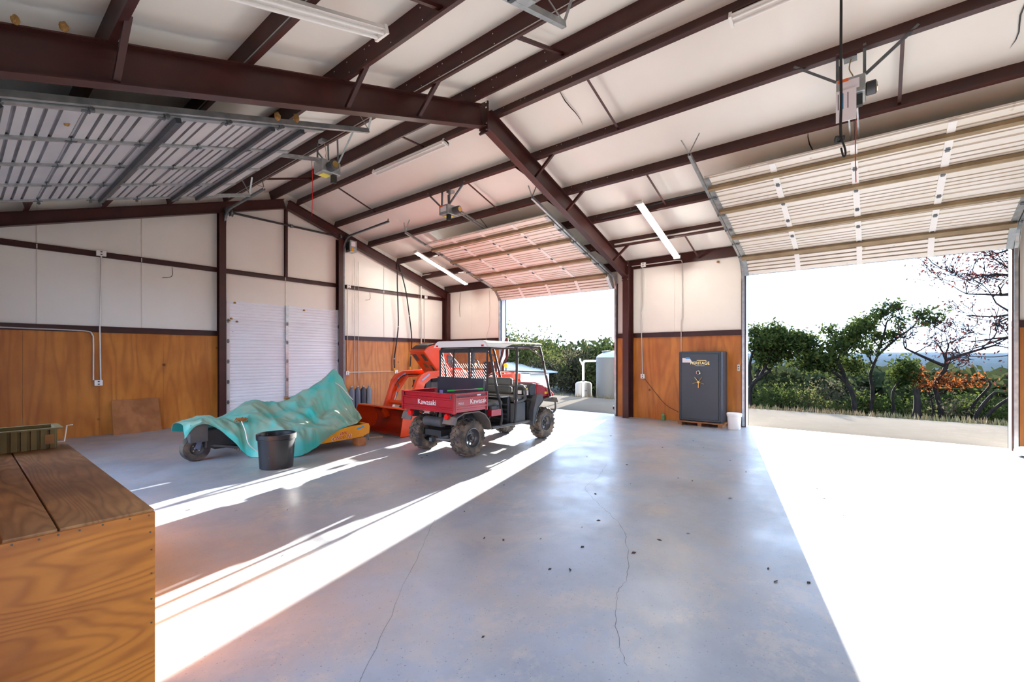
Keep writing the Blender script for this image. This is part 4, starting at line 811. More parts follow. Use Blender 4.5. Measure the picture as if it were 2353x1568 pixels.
for s_, x, z, sx in (('WK', 4.50, .268, 1.25), ('ONCO 72', 4.47, .197, 1.05)):
    text(s_, .088, LETW, MW, fm(x, z), .001, sx=sx, shear=.25); 
    for q in ((-.006, 0), (.006, 0), (0, .006), (0, -.006)): pass
    text(s_, .082, LETR, MW, fm(x, z, .002), .001, sx=sx, shear=.25)
MB().bar((4.78, 7.596, .31), (4.93, 7.596, .345), .004, .03).build('decal', BLUET, MW)
m = MB()
for k in range(24): y = 7.68+k*.07; m.tube([(5.075, y, .27), (5.075+.01*(-1)**k, y, .06)], .012, 6)
m.build('chain_guard', GALVD, MW, kind='stuff')
m = MB()
for k in range(12): y = 8.15+k*.09; m.tube([(3.12, y, .27), (3.12, y, .05)], .012, 6)
m.build('rear_chain_guard', GALVD, MW, kind='stuff')
MB().bb(2.55, 3.2, 8.36, 8.62, .20, .50).build('tail_beam', BLACK, MW, bevel=.02); MB().bb(2.34, 2.58, 8.34, 8.50, .32, .60).build('tail_box', DGREY, MW); MB().lathe([(.05, -.03), (.05, .03)], (2.60, 8.42, .60), 10).build('pivot', BLACK, MW)
MB().tube([(2.62, 8.38, .24), (3.1, 8.3, .14)], .02, 6).build('tail_brace', DGREY, MW); MB().bb(2.7, 3.15, 8.42, 8.9, .16, .42).build('gearbox_guard', BLACK, MW)
TWY = 8.53; TW = bpy.data.objects.new('tail_wheel', None); COL.objects.link(TW); TW.parent = MW; TW.location = (2.46-3.9, TWY-8.5, .205); INV[TW.name] = Matrix.Identity(4)
MB().lathe([(.10, -.08), (.13, -.085), (.19, -.08), (.205, -.05), (.205, .05), (.19, .08), (.13, .085), (.10, .08), (.10, -.08)], n=28, ax='y').build('tyre', RUBBER, TW, local=True, smooth=50)
MB().lathe([(.10, -.07), (.085, -.04), (.03, -.035), (.03, .035), (.085, .04), (.10, .07)], n=20, ax='y', cap=False).build('rim', DGREY, TW, local=True, smooth=40)
for k in range(4): a = pi/4+k*pi/2; MB().lathe([(.012, -.05), (.012, -.036)], (.055*math.cos(a), 0, .055*math.sin(a)), 6, 'y').build('lug_bolt', CHROME, TW, local=True)
for dy in (-.105, .105): MB().bar((2.46, TWY+dy, .20), (2.52, TWY+dy, .44), .02, .07, (1, 0, 0)).build('fork', M('blue_grey_paint', (.10, .13, .20), .5) if dy < 0 else DGREY, MW)
MB().bar((4.9, 8.42, .34), (4.9, 8.50, 1.22), .06, .06, (1, 0, 0)).build('hitch_mast', YELLOW, MW); MB().bar((4.9, 8.62, .34), (4.9, 8.52, 1.22), .06, .06, (1, 0, 0)).build('hitch_mast', YELLOW, MW)
ST = [(2.26, [(9.0, .45), (8.92, .57), (8.75, .61), (8.55, .62), (8.42, .60), (8.37, .52), (8.345, .40)]),
 (2.42, [(9.05, .42), (8.95, .60), (8.75, .655), (8.55, .66), (8.40, .645), (8.34, .62), (8.325, .585)]),
 (2.62, [(9.1, .40), (8.95, .62), (8.72, .69), (8.5, .675), (8.37, .65), (8.30, .61), (8.27, .57)]),
 (2.88, [(9.2, .35), (9.0, .55), (8.75, .63), (8.5, .60), (8.3, .54), (8.2, .42), (8.16, .30)]),
 (3.10, [(9.3, .3), (9.1, .60), (8.8, .70), (8.5, .67), (8.3, .56), (8.15, .26), (8.06, .012)]),
 (3.38, [(9.4, .3), (9.2, .70), (8.85, .85), (8.5, .75), (8.15, .55), (7.88, .28), (7.74, .012)]),
 (3.65, [(9.45, .3), (9.25, .70), (8.9, .83), (8.5, .70), (8.0, .49), (7.66, .38), (7.50, .012)]),
 (3.95, [(9.45, .3), (9.25, .65), (8.9, .80), (8.5, .78), (8.0, .50), (7.61, .40), (7.545, .10)]),
 (4.25, [(9.4, .3), (9.2, .70), (8.85, .94), (8.5, .94), (8.1, .58), (7.61, .41), (7.57, .27)]),
 (4.55, [(9.4, .3), (9.1, .80), (8.75, 1.10), (8.5, 1.09), (8.2, .66), (7.66, .43), (7.59, .385)]),
 (4.82, [(9.3, .35), (9.0, .82), (8.66, 1.24), (8.5, 1.26), (8.32, .82), (7.85, .43), (7.68, .405)]),
 (4.97, [(9.2, .4), (8.95, .76), (8.66, 1.17), (8.5, 1.19), (8.32, .80), (8.0, .45), (7.85, .41)]),
 (5.18, [(9.1, .36), (8.9, .60), (8.66, .86), (8.5, .86), (8.36, .68), (8.2, .52), (8.06, .43)])]
def cr(ps, t):
    n = len(ps)-1; f = min(t*n, n-1e-6); i = int(f); t = f-i; p0, p1, p2, p3 = ps[max(i-1, 0)], ps[i], ps[i+1], ps[min(i+2, n)]
    return .5*((2*p1)+(p2-p0)*t+(2*p0-5*p1+4*p2-p3)*t*t+(3*p1-p0-3*p2+p3)*t**3)
def tarpf(u, v):
    rows = [V((x, cr([V((p[0], p[1])) for p in r], v).x, cr([V((p[0], p[1])) for p in r], v).y)) for x, r in ST]
    p = cr(rows, u); edge = (min(1, (1-v)*9, v*9+.2) if p.z > .1 else .35)*min(1, .15+u*5)
    dx, dy = p.x-4.88, p.y-8.52; rad = math.hypot(dx, dy); an = math.atan2(dy, dx)
    pk = .10*math.exp(-(rad/.16)**2)
    pleat = math.sin(an*11+1.5*mnoise.noise(V((rad*3, an, 0))))*.034*min(1, rad*1.6)*math.exp(-((rad-.62)/.55)**2)
    rd = lambda q: (1-abs(mnoise.noise(q)))**3
    fold = mnoise.noise(V((p.x*4.5, p.y*3, 1.3)))*.034+rd(V((p.x*4+p.y*2, p.y*2.2-p.x, 6.1)))*.050-.025+rd(V((p.x*9, p.y*6+p.x*3, 2.2)))*.020-.01
    fan = (1-abs(math.sin(p.x*7.3+.8*math.sin(p.x*3))))**2*.035*max(0, min(1, (v-.55)*3.2))
    return V((p.x+.012*mnoise.noise(V((p.y*8, p.z*8, 2))), p.y-(fold*.5+fan)*edge, max(.008, p.z+pk+(pleat+fold*.8+fan*.4)*edge)))
tp = MB().grid(tarpf, 170, 90).build('tarp', TARP, smooth=180, solid=.004); tag(tp, 'teal tarpaulin draped over the mower, tied with rope', 'tarp')
tw_ = empty('twine', (3.02, 8.30, .56), 'tangle of brown twine lying on the left part of the teal tarp', 'twine', 'twine on the tarp'); rn = random.Random(5)
def tangle(e, c, n, sz):
    for k in range(n):
        a = rn.uniform(0, 6.3); pts = [(c[0]+rn.uniform(-1, 1)*sz, c[1]+rn.uniform(-1, 1)*sz*.7, c[2]+rn.uniform(-.2, .7)*sz) for _ in range(5)]; MB().tube(smoothpath(pts, 4), .008, 5).build('strand', ROPE, e)
tangle(tw_, (3.03, 8.25, .60), 9, .085)
tw2 = empty('twine', (4.0, 8.75, .84), 'tangle of brown twine on the middle of the teal tarp', 'twine', 'twine on the tarp'); tangle(tw2, (4.0, 8.72, .87), 5, .06)
tag(MB().tube(smoothpath([(3.02, 8.20, .60), (3.04, 8.10, .45), (3.06, 8.03, .25), (3.16, 7.98, .12), (3.26, 7.88, .025)], 5), .009, 6).build('rope', CONDUIT, smooth=40), 'thin pale rope running down the front of the teal tarp', 'rope')
tag(MB().tube(smoothpath([(4.80, 8.42, 1.16), (4.92, 8.36, 1.06), (5.02, 8.28, .90), (5.10, 8.25, .80)], 5), .009, 6).build('rope', CONDUIT, smooth=40), 'thin pale rope near the peak of the teal tarp', 'rope')
# black tub
TB = empty('tub', (3.10, 7.10, 0), 'large black plastic tub with dried paint splashes in front of the tarp', 'tub')
TUBM = M('black_tub_plastic', (.012, .013, .016), .38, c2=(.018, .019, .022), scale=5, c3=(.42, .38, .30), s3=22, r3=(.71, .73), spec=.4)
MB().lathe([(.215, .0), (.23, .006), (.256, .44), (.276, .445), (.276, .51), (.265, .515), (.248, .50), (.238, .43), (.215, .03), (0, .028)], (3.10, 7.10, 0), 44).build('shell', TUBM, TB, smooth=40)
MB().lathe([(.257, -.012), (.272, -.012), (.272, .0), (.257, .0)], (3.10, 7.10, .44), 40, cap=False).build('rim_band', TUBM, TB, smooth=40)
tag(MB().bb(4.76, 4.93, 7.52, 7.72, 0, .145).build('wood_block', BROWNW, bevel=.008), 'wooden block propping up the right end of the yellow mower deck', 'block')
# grey gas cylinders against the back wall
for i, x in enumerate((7.72, 7.92, 8.12, 8.32)):
    G = empty('gas_cylinder', (x, 12.55, 0), ('leftmost' if i == 0 else 'second' if i == 1 else 'third' if i == 2 else 'rightmost')+' of four grey cylinders standing at the back plywood', 'cylinder', 'grey cylinders at the back wall')
    MB().lathe([(.08, 0), (.09, .02), (.09, .60), (.075, .66), (.035, .70), (.03, .72)], (x, 12.55, 0), 20).build('body', M('blue_grey_cyl%d' % i, ((.13, .15, .19), (.11, .13, .17), (.05, .055, .07), (.20, .22, .25))[i], .45), G, smooth=40)
    MB().lathe([(.03, .72), (.035, .73), (.035, .765), (.02, .78)], (x, 12.55, 0), 12).build('valve', CHROME, G, smooth=40)

tag(MB().bar((5.38, 8.12, .012), (5.62, 7.98, .012), .035, .02).build('wood_stick', M('pale_stick', (.55, .42, .28), .8)), 'pale wooden stick lying on the floor in front of the loader bucket', 'stick')
# ================================================================ safe, pail, bench and small things
SX, SY0_, SY1_, SZ = 11.30, 2.80, 3.80, .105
SF_ = empty('safe', (11.54, 3.3, SZ), 'dark slate-blue upright safe with brass spoked handle beside the right door opening', 'safe')
MB().bb(SX, 11.80, SY0_, SY1_, SZ, 1.80).build('body', SAFE, SF_, bevel=.03)
DR = MB().bb(SX-.028, SX+.01, SY0_+.07, SY1_-.07, SZ+.06, 1.74).build('door', SAFE, SF_, bevel=.008)
m = MB(); o = [(SY0_+.045, SZ+.035), (SY1_-.045, SZ+.035), (SY1_-.045, 1.765), (SY0_+.045, 1.765)]
for a, b in zip(o, o[1:]+o[:1]): m.bar((SX-.003, a[0], a[1]), (SX-.003, b[0], b[1]), .02, .02, (1, 0, 0))
m.build('door_frame', SAFE, SF_)
hc = V((SX-.06, 3.315, 1.065)); MB().lathe([(.0, .0), (.03, .006), (.034, .03), (.03, .05)], (hc.x-.02, hc.y, hc.z), 16, 'x').build('handle_hub', GOLD, DR, smooth=40)
for k in range(5):
    a = -pi/2+2*pi*k/5; d = V((0, math.cos(a), math.sin(a))); MB().tube([hc, hc+d*.06, hc+d*.14], [.009, .008, .013], 8).build('handle_spoke', GOLD, DR, smooth=40)
MB().lathe([(.035, -.02), (.05, -.01), (.062, .02), (.062, .035)], (SX-.055, 3.32, 1.29), 22, 'x').build('lock_dial', CHROME, DR, smooth=40); MB().lathe([(0, -.001), (.034, 0)], (SX-.077, 3.32, 1.29), 18, 'x').build('dial_face', BLACK, DR)
text('HERITAGE', .098, GOLD, DR, frame_mtx((SX-.030, 3.29, 1.515), (0, -1, 0), (0, 0, 1)), .001, sx=1.0)
MB().bb(SX-.031, SX-.028, 3.14, 3.36, 1.580, 1.588).build('small_print', GOLD, DR); MB().bb(SX-.031, SX-.028, 3.18, 3.40, 1.452, 1.457).build('small_print', GOLD, DR)
NT = empty('note', (SX-.036, 3.6, 1.5), 'white paper note taped to the door of the dark safe', 'paper')
MB().add([(SX-.034, 3.70, 1.53), (SX-.036, 3.46, 1.53), (SX-.036, 3.52, 1.63), (SX-.034, 3.70, 1.64), (SX-.032, 3.70, 1.53), (SX-.032, 3.46, 1.53), (SX-.032, 3.52, 1.63), (SX-.032, 3.70, 1.64)], [(0, 3, 2, 1), (4, 5, 6, 7), (0, 1, 5, 4), (1, 2, 6, 5), (2, 3, 7, 6), (3, 0, 4, 7)]).build('sheet', PAPER, NT)
MB().bb(SX-.040, SX-.031, 3.52, 3.62, 1.62, 1.66).build('tape', BLUET, NT)
PL = empty('pallet', (11.52, 3.3, 0), 'low wooden pallet under the dark safe', 'pallet')
for y in (2.84, 3.30, 3.76): MB().bb(11.27, 11.78, y-.045, y+.045, 0, .075).build('runner', BROWNW, PL)
for k in range(4): MB().bb(11.25+k*.14, 11.25+k*.14+.10, 2.76, 3.82, .075, .105).build('deck_board', BROWNW, PL)
B = empty('pail', (11.32, 2.54, 0), 'white plastic pail with lid standing right of the safe', 'pail')
MB().lathe([(.125, 0), (.13, .01), (.145, .31), (.15, .315)], (11.32, 2.54, 0), 28).build('body', WHITE, B, smooth=40); MB().lathe([(.158, .315), (.162, .325), (.162, .365), (.150, .375), (.148, .365), (0, .362)], (11.32, 2.54, 0), 28).build('lid', WHITE, B, smooth=40)
MB().lathe([(.150, .295), (.156, .298), (.156, .31), (.150, .312)], (11.32, 2.54, 0), 28, cap=False).build('rim_band', WHITE, B, smooth=40)
m = MB(); n = 14
for k in range(n+1):
    a = pi*.78+k*pi*.75/n
    for z in (.08, .24): r = .1285+z*.05; m.v.append((11.32+r*math.cos(a), 2.54+r*math.sin(a), z))
for k in range(n): m.f.append((2*k, 2*k+2, 2*k+3, 2*k+1))
m.build('label', M('grey_label', (.35, .37, .40), .5, c2=(.6, .6, .6), scale=9), B)
tag(MB().tube([(11.30, 2.38, .2), (11.30, 2.36, .12), (11.31, 2.385, .06)], .006, 6).build('red_strap', REDL), 'thin red strap on the white pail by the door', 'strap') if False else None
# spray bottle, scrap panel
GB = MB().lathe([(0, 0), (.045, .002), (.05, .01), (.05, .14), (.02, .17), (.02, .20)], (11.70, 4.34, 0), 14).build('bottle', M('green_bottle', (.16, .30, .14), .3), smooth=40); tag(GB, 'small green bottle on the floor left of the safe', 'bottle')
tag(MB().tube(smoothpath([(XR-.03, 4.90, 1.08), (XR-.04, 4.6, .72), (XR-.05, 4.3, .40), (XR-.05, 3.98, .24), (XR-.05, 3.84, .20)], 5), .006, 5).build('cord', BLACK), 'thin dark cord drooping from the right wall outlet to the safe', 'cord')
tag(MB().add([(2.16, 12.62, 0), (3.00, 12.66, 0), (2.97, 12.80, .735), (2.15, 12.80, .725), (2.16, 12.64, 0), (3.00, 12.68, 0), (2.97, 12.82, .735), (2.15, 12.82, .725)], [(3, 2, 1, 0), (4, 5, 6, 7), (0, 1, 5, 4), (1, 2, 6, 5), (2, 3, 7, 6), (3, 0, 4, 7)]).build('plywood_offcut', SCRAP), 'square plywood offcut leaning on the back wall at the left', 'board')
# bench
BN = empty('workbench', (.38, 4.3, 0), 'large plywood workbench with a plank top in the left foreground', 'workbench')
bx0, bx1, by0, by1, bz = .115, .65, 2.86, 5.80, .9
MB().bb(bx0, bx1, by0, by0+.018, 0, bz-.012).build('end_panel', BENCHF, BN); MB().bb(bx1-.018, bx1, by0+.018, by1, 0, bz-.04).build('side_panel', BENCHF, BN); MB().bb(bx0, bx1-.018, by1-.018, by1, 0, bz-.04).build('end_panel', BENCHF, BN); MB().bb(bx0, bx0+.018, by0+.018, by1-.018, 0, bz-.04).build('side_panel', BENCHF, BN)
MB().bb(bx0+.018, .300, by0+.018, by1, bz-.04, bz).build('plank', BENCHT, BN, bevel=.004); MB().bb(.308, bx1, by0+.018, by1, bz-.04, bz).build('plank', BENCHT, BN, bevel=.004)
sc0 = None
for x, z in ((.16, .878), (.24, .876), (.30, .878), (.37, .877), (.45, .879), (.55, .878), (.625, .876), (.63, .79), (.635, .70), (.635, .58), (.635, .45), (.635, .33)):
    MB().lathe([(.0045, -.001), (.0045, .002)], (x, by0-.001, z), 8, 'y').build('screw', GLASS, BN)
# ribbed trough on the bench
TR = empty('trough', (.30, 5.58, bz), 'ribbed olive-brown metal trough standing on the workbench', 'trough')
tx0, tx1, ty0, ty1, tz0, tz1 = .12, .565, 5.44, 5.74, bz+.002, bz+.165
n = 8; w = (tx1-tx0)/n; pr = [(tx0, ty0)]
for k in range(n): x = tx0+k*w; pr += [(x+w*.12, ty0), (x+w*.2, ty0-.016), (x+w*.8, ty0-.016), (x+w*.88, ty0)]
pr += [(tx1, ty0), (tx1, ty1), (tx0, ty1)]
MB().ext(pr, 'z', tz0, tz0+.012).build('base', OLIVE, TR)
MB().ext(pr[:-2]+[(tx1, ty0+.014), (tx0, ty0+.014)], 'z', tz0+.012, tz1).build('front_wall', OLIVE, TR); MB().bb(tx0, tx1, ty1-.012, ty1, tz0+.012, tz1).build('back_wall', OLIVE, TR)
MB().bb(tx1-.012, tx1, ty0+.014, ty1-.012, tz0+.012, tz1).build('end_wall', OLIVE, TR); MB().bb(tx0, tx0+.012, ty0+.014, ty1-.012, tz0+.012, tz1).build('end_wall', OLIVE, TR)
for q in ((tx0-.01, tx1+.035, ty0-.035, ty0+.012), (tx0-.01, tx1+.035, ty1-.01, ty1+.035), (tx1-.01, tx1+.035, ty0+.012, ty1-.01)): MB().bb(*q, tz1, tz1+.010).build('rim', OLIVE, TR)
MB().bb(tx1-.075, tx1-.02, ty0-.02, ty0-.015, tz0+.04, tz0+.12).build('worn_patch', M('rusty_patch', (.36, .17, .06), .7), TR)
HK = tag(MB().tube([(.60, 5.76, bz+.006), (.645, 5.76, bz+.006), (.66, 5.755, bz+.15), (.70, 5.755, bz+.152)], .0045, 6).build('wire_hook', CONDUIT), 'thin bent wire hook standing on the far edge of the workbench', 'hook')
# white plastic drum lid partly in frame at the right edge
WD = empty('white_tub', (11.30, -2.06, 0), 'upturned white plastic tub at the right edge beside the door track', 'tub')
MB().lathe([(.20, .05), (.24, .06), (.235, .13), (.19, .17), (0, .18)], (11.30, -2.06, -.03), 28).build('shell', WHITE, WD, smooth=40); MB().lathe([(.17, .03), (.17, .05), (.24, .06)], (11.30, -2.06, -.03), 28).build('base_rim', BLACK, WD, smooth=40)
# ================================================================ outside
def gz(x, y):
    if x < 16.2: return -.10
    d = x-16.2; z = -.10-.15*d if d < 60 else -9.1-.09*(d-60)
    if y > 12: z += min(1, (y-12)/12)*min(3.4, .10*d)
    return max(z, -16)+.25*mnoise.noise(V((x*.13, y*.13, 0)))*min(1, d/4)
xs = [-400, -60, -20, -6, 0, 6, 12, 16.2, 17, 18, 20, 23, 27, 32, 40, 50, 65, 85, 110, 150, 200, 280, 400]; ys = [-400, -150, -80, -50, -30, -20, -12, -8, -5, -2, 1, 4, 7, 10, 13, 16, 20, 25, 32, 42, 60, 90, 140, 220, 400]
m = MB()
for x in xs:
    for y in ys: m.v.append((x, y, gz(x, y)))
k = len(ys)
for i in range(len(xs)-1):
    for j in range(k-1): m.f.append((i*k+j, (i+1)*k+j, (i+1)*k+j+1, i*k+j+1))
g_ = m.build('ground', DIRT, smooth=60); g_['kind'] = 'structure'; g_['label'] = 'sloping natural ground around the building'
ap = MB().ext([(12.105, -14), (16.2, -14), (16.1, -6), (16.35, 2), (16.55, 10), (16.7, 30), (12.105, 30)], 'z', -.2, -.02).build('apron', APRON); ap['kind'] = 'structure'; ap['label'] = 'pale concrete apron outside the door openings'
ap2 = MB().bb(-9, -.505, -14, 30, -.2, -.02).build('apron', APRON); ap2['kind'] = 'structure'; ap2['label'] = 'pale concrete apron on the far side of the building'
rn = random.Random(11)
m = MB()
for i in range(8000):
    y = rn.uniform(-7, 14); x = 16.3+.02*(y+5)+abs(rn.gauss(0, .55)); z = gz(x, y)+.03 if x > 16.7 else -.06; h = rn.uniform(.04, .22); a = rn.uniform(0, 6.3); w = rn.uniform(.008, .03)
    dx, dy = math.cos(a)*w, math.sin(a)*w; m.add([(x-dx, y-dy, z), (x+dx, y+dy, z), (x+rn.uniform(-.05, .05), y+rn.uniform(-.05, .05), z+h)], [(0, 1, 2)])
gs = m.build('verge_grass', GRASS); tag(gs, 'dry grass and leaf litter along the edge of the apron', 'grass', kind='stuff')
def leafq(m, p, s, r):
    n = V((r.gauss(0, 1), r.gauss(0, 1), r.gauss(0, .8)+.4)).normalized(); a = n.cross(V((r.random()-.5, r.random()-.5, r.random()-.5))).normalized(); b = n.cross(a)
    m.add([p-a*s, p+b*s*.45, p+a*s, p-b*s*.45], [(0, 1, 2, 3)])
def grow(m, tips, p, d, L, r, depth, rg, bend=.35, up=.12, kids=(2, 3), ratio=.72):
    r = max(r, .015); pts = [p]; rs = [r]; n = 4
    for i in range(n):
        d = (d+V((rg.gauss(0, bend), rg.gauss(0, bend), rg.gauss(0, bend)+up))*.45).normalized(); p = p+d*(L/n); pts.append(p); rs.append(max(.012, r*(1-.45*(i+1)/n)))
        if depth <= 1: tips.append(p)
    m.tube(pts, rs, 5 if depth > 1 else 4)
    if depth == 0: return
    for k in range(rg.randint(*kids)):
        dd = (d+V((rg.gauss(0, .75), rg.gauss(0, .75), rg.gauss(0, .5)+.15))).normalized(); q = pts[-1] if k == 0 else pts[rg.randint(2, n)]
        grow(m, tips, q, dd, L*ratio*rg.uniform(.8, 1.15), rs[-1]*.8, depth-1, rg, bend, up, kids, ratio)
def tree(name, x, paths, rad, label, leaf, nleaf, lsz, seed, depth=3, L=1.3, spread=.28, group='oaks beyond the apron', trunk_only=False, kids=(2, 3), bend=.35, second=None):
    rg = random.Random(seed); b = paths[0][0]; T_ = empty(name, (x, b[0], gz(x, b[0])-.1), label, 'tree', group); m = MB(); tips = []
    for pi_, path in enumerate(paths):
        pts = [V((x+.35*mnoise.noise(V((q[1]*.6, seed, pi_))), q[0], q[1])) for q in path]
        if pi_ == 0: pts = [V((x, b[0]+.02, gz(x, b[0])-.2))]+pts
        sp = smoothpath(pts, 4); r0 = rad*(.68 if pi_ == 0 else .42); m.tube(sp, [r0*(1-.55*i/len(sp)) for i in range(len(sp))], 9)
        if not trunk_only:
            d = (sp[-1]-sp[-3]).normalized()
            for k in range(3): grow(m, tips, sp[-1] if k < 2 else sp[int(len(sp)*.7)], (d+V((rg.gauss(0, .5), rg.gauss(0, .8), rg.gauss(.1, .4)))).normalized(), L*rg.uniform(.8, 1.2), r0*.42, depth, rg, bend, .1, kids)
    m.build('trunk', BARK, T_, smooth=60)
    if nleaf and tips:
        f = MB()
        for i in range(nleaf):
            t = tips[rg.randrange(len(tips))]; leafq(f, t+V((rg.gauss(0, spread), rg.gauss(0, spread), rg.gauss(0, spread*.7))), lsz*rg.uniform(.6, 1.3), rg)
        f.build('foliage', leaf, T_)
        if second:
            f = MB()
            for i in range(second[1]):
                t = tips[rg.randrange(len(tips))]; leafq(f, t+V((rg.gauss(0, spread), rg.gauss(0, spread), rg.gauss(0, spread*.7))), lsz*rg.uniform(.6, 1.3), rg)
            f.build('bright_leaves', second[0], T_)  # second, brighter leaf colour scattered at random over the branch tips
    return T_
X_ = 31
tree('live_oak', X_, [[(6.09, -1.44), (6.0, -.22), (5.54, .39), (5.0, .80)], [(5.54, .39), (5.19, 1.14), (4.9, 1.9)], [(6.0, -.2), (6.1, 1.0), (5.9, 2.0)]], .26, 'dense live oak with a forked trunk at the left side of the right opening', LEAF1, 6800, .125, 21, 2, .95, .29, second=(LEAF2, 700))
tree('live_oak', X_, [[(.88, -1.55), (.97, -.48), (1.26, .22), (1.45, .94), (1.65, 1.4)], [(1.5, 1.0), (1.9, 1.75), (2.3, 2.2)], [(1.65, 1.4), (1.4, 2.2), (1.3, 2.6)], [(1.3, .3), (1.8, .75), (2.1, .9)]], .22, 'leaning live oak with a round crown in the right opening', LEAF1, 6000, .12, 33, 2, .80, .26, second=(LEAF2, 600))
tree('live_oak', X_+.8, [[(.19, -1.37), (.13, -.2), (.22, .73), (-.05, 1.67), (-.15, 2.2)], [(-.05, 1.7), (-.84, 2.6), (-1.5, 3.2)], [(-.12, 2.1), (-.35, 2.9), (-.45, 3.5)]], .17, 'thin crooked live oak with a sparse crown right of the leaning one', LEAF1, 1700, .11, 45, 3, .62, .18)
tree('tree_stump', X_-.5, [[(-1.58, -1.57), (-1.63, -.78), (-1.58, .05)]], .34, 'thick dark broken trunk standing at the apron edge', None, 0, 0, 5, trunk_only=True, group='bare trunks beyond the apron')
tree('bare_oak', X_+.3, [[(-2.58, -1.26), (-2.42, -.3), (-2.34, .25), (-2.69, 1.02), (-2.75, 1.5)], [(-2.7, 1.2), (-2.0, 1.6), (-1.2, 2.1)], [(-2.75, 1.5), (-3.4, 1.8), (-4.4, 2.2)]], .20, 'nearly bare oak with red-brown leaves in the right opening', LEAFR, 500, .07, 57, 4, .72, .20, kids=(2, 3), bend=.3)
tree('bare_oak', 27, [[(-6.6, -1.2), (-6.5, 1.0), (-6.4, 3.0), (-6.2, 4.2)], [(-6.4, 3.0), (-5.2, 3.5), (-4.3, 3.4)], [(-6.4, 3.6), (-5.0, 4.8), (-4.2, 5.0)], [(-6.4, 2.4), (-5.2, 2.7), (-4.3, 2.5)], [(-6.3, 4.2), (-5.2, 5.8), (-4.4, 6.0)], [(-6.3, 4.0), (-4.9, 4.2), (-4.0, 4.2)]], .26, 'tall bare tree with scattered dark leaves reaching in from the right', LEAFR, 2200, .07, 63, 3, 1.15, .30, kids=(2, 3), bend=.28)
tree('leaning_trunk', X_-.3, [[(-3.7, -1.28), (-4.09, -.41), (-4.38, .02)]], .16, 'dark trunk leaning right near the right jamb', None, 0, 0, 6, trunk_only=True, group='bare trunks beyond the apron')
tree('leaning_trunk', X_-.6, [[(-3.9, -1.4), (-4.5, -.5), (-5.0, -.05)]], .14, 'second dark trunk leaning right, closest to the right jamb', None, 0, 0, 7, trunk_only=True, group='bare trunks beyond the apron')
tree('leaning_trunk', X_+.4, [[(-3.55, -1.3), (-3.8, -.6), (-4.3, .35), (-3.9, .6)]], .12, 'crooked dark trunk bent like a hook near the right jamb', None, 0, 0, 8, trunk_only=True, group='bare trunks beyond the apron')
tree('rust_oak', X_+.6, [[(-2.3, -1.3), (-2.2, -.5), (-2.0, .1)], [(-2.2, -.5), (-2.9, .1), (-3.2, .3)]], .09, 'small oak with rust-orange leaves between bare trunks', LEAFO, 700, .09, 71, 2, .5, .20)
tree('thin_oak', X_+.5, [[(-.75, -1.3), (-.7, -.3), (-.95, .3)]], .14, 'dark slender trunk left of the thick broken one', LEAF1, 1000, .12, 75, 2, .6, .25)
def bush(x, y, h, w, leaf, n, s, seed, label, name='bush', grp='bushes beyond the apron'):
    rg = random.Random(seed); z0 = gz(x, y)-.1; B_ = empty(name, (x, y, z0), label, 'bush', grp); f = MB(); st = MB()
    cl = [(rg.gauss(0, w*.32), rg.gauss(0, w*.45), h*rg.uniform(.25, .92)) for _ in range(12)]
    for c in cl:
        p = V((x+c[0], y+c[1], z0+c[2])); st.tube(smoothpath([(x+c[0]*.2, y+c[1]*.2, z0), (x+c[0]*.5, y+c[1]*.6, z0+c[2]*.5), p], 3), [.03, .028, .026, .022, .018, .014, .008], 5)
        for i in range(n//12): leafq(f, p+V((rg.gauss(0, w*.22), rg.gauss(0, w*.22), rg.gauss(0, h*.14))), s*rg.uniform(.6, 1.3), rg)
    st.build('stems', BARK, B_); f.build('foliage', leaf, B_)
spots = [(31.6, 6.76, 1.23, 1.30, LEAF2, 'low bright green bush under the forked oak'), (32.0, 4.90, 2.24, 1.70, LEAF1, 'dark bush right of the forked oak'), (32.6, 4.24, 1.63, 1.60, LEAF3, 'grey-brown brush left of the leaning oak'), (33.0, 3.10, 2.49, 1.80, LEAF2, 'tall olive bush behind the leaning oak'), (32.6, 2.83, 1.55, 1.50, LEAF3, 'grey twiggy bush beside the leaning oak'), (32.1, 1.96, 1.39, 1.20, LEAF2, 'small green bush at the foot of the leaning oak'), (32.5, 0.60, 2.32, 1.50, LEAF1, 'dark bush between the leaning and the crooked oak'), (32.6, -0.38, 1.72, 1.10, LEAF2, 'green bush right of the crooked oak'), (33.5, -1.20, 2.15, 1.60, LEAF1, 'dark bush behind the thick broken trunk'), (32.1, -2.29, 1.23, 1.10, LEAF2, 'low green bush right of the thick broken trunk'), (33.0, -2.90, 2.06, 1.80, LEAF3, 'brown bush below the rust-coloured oak'), (33.1, -3.47, 1.39, 1.30, LEAF2, 'low green bush left of the leaning trunks'), (33.0, -4.40, 2.41, 1.80, LEAF1, 'dark bush behind the leaning trunks'), (32.6, -5.32, 1.80, 1.40, LEAF2, 'green bush at the right jamb'), (35.0, 1.80, 2.92, 2.20, LEAF3, 'tall grey bush far behind the leaning oak'), (35.0, 5.60, 2.75, 2.20, LEAF2, 'tall olive bush behind the forked oak')]
for i, (x, y, h, w, lf, lb) in enumerate(spots): bush(x, y, h, w, lf, 1500, .10, 100+i, lb)
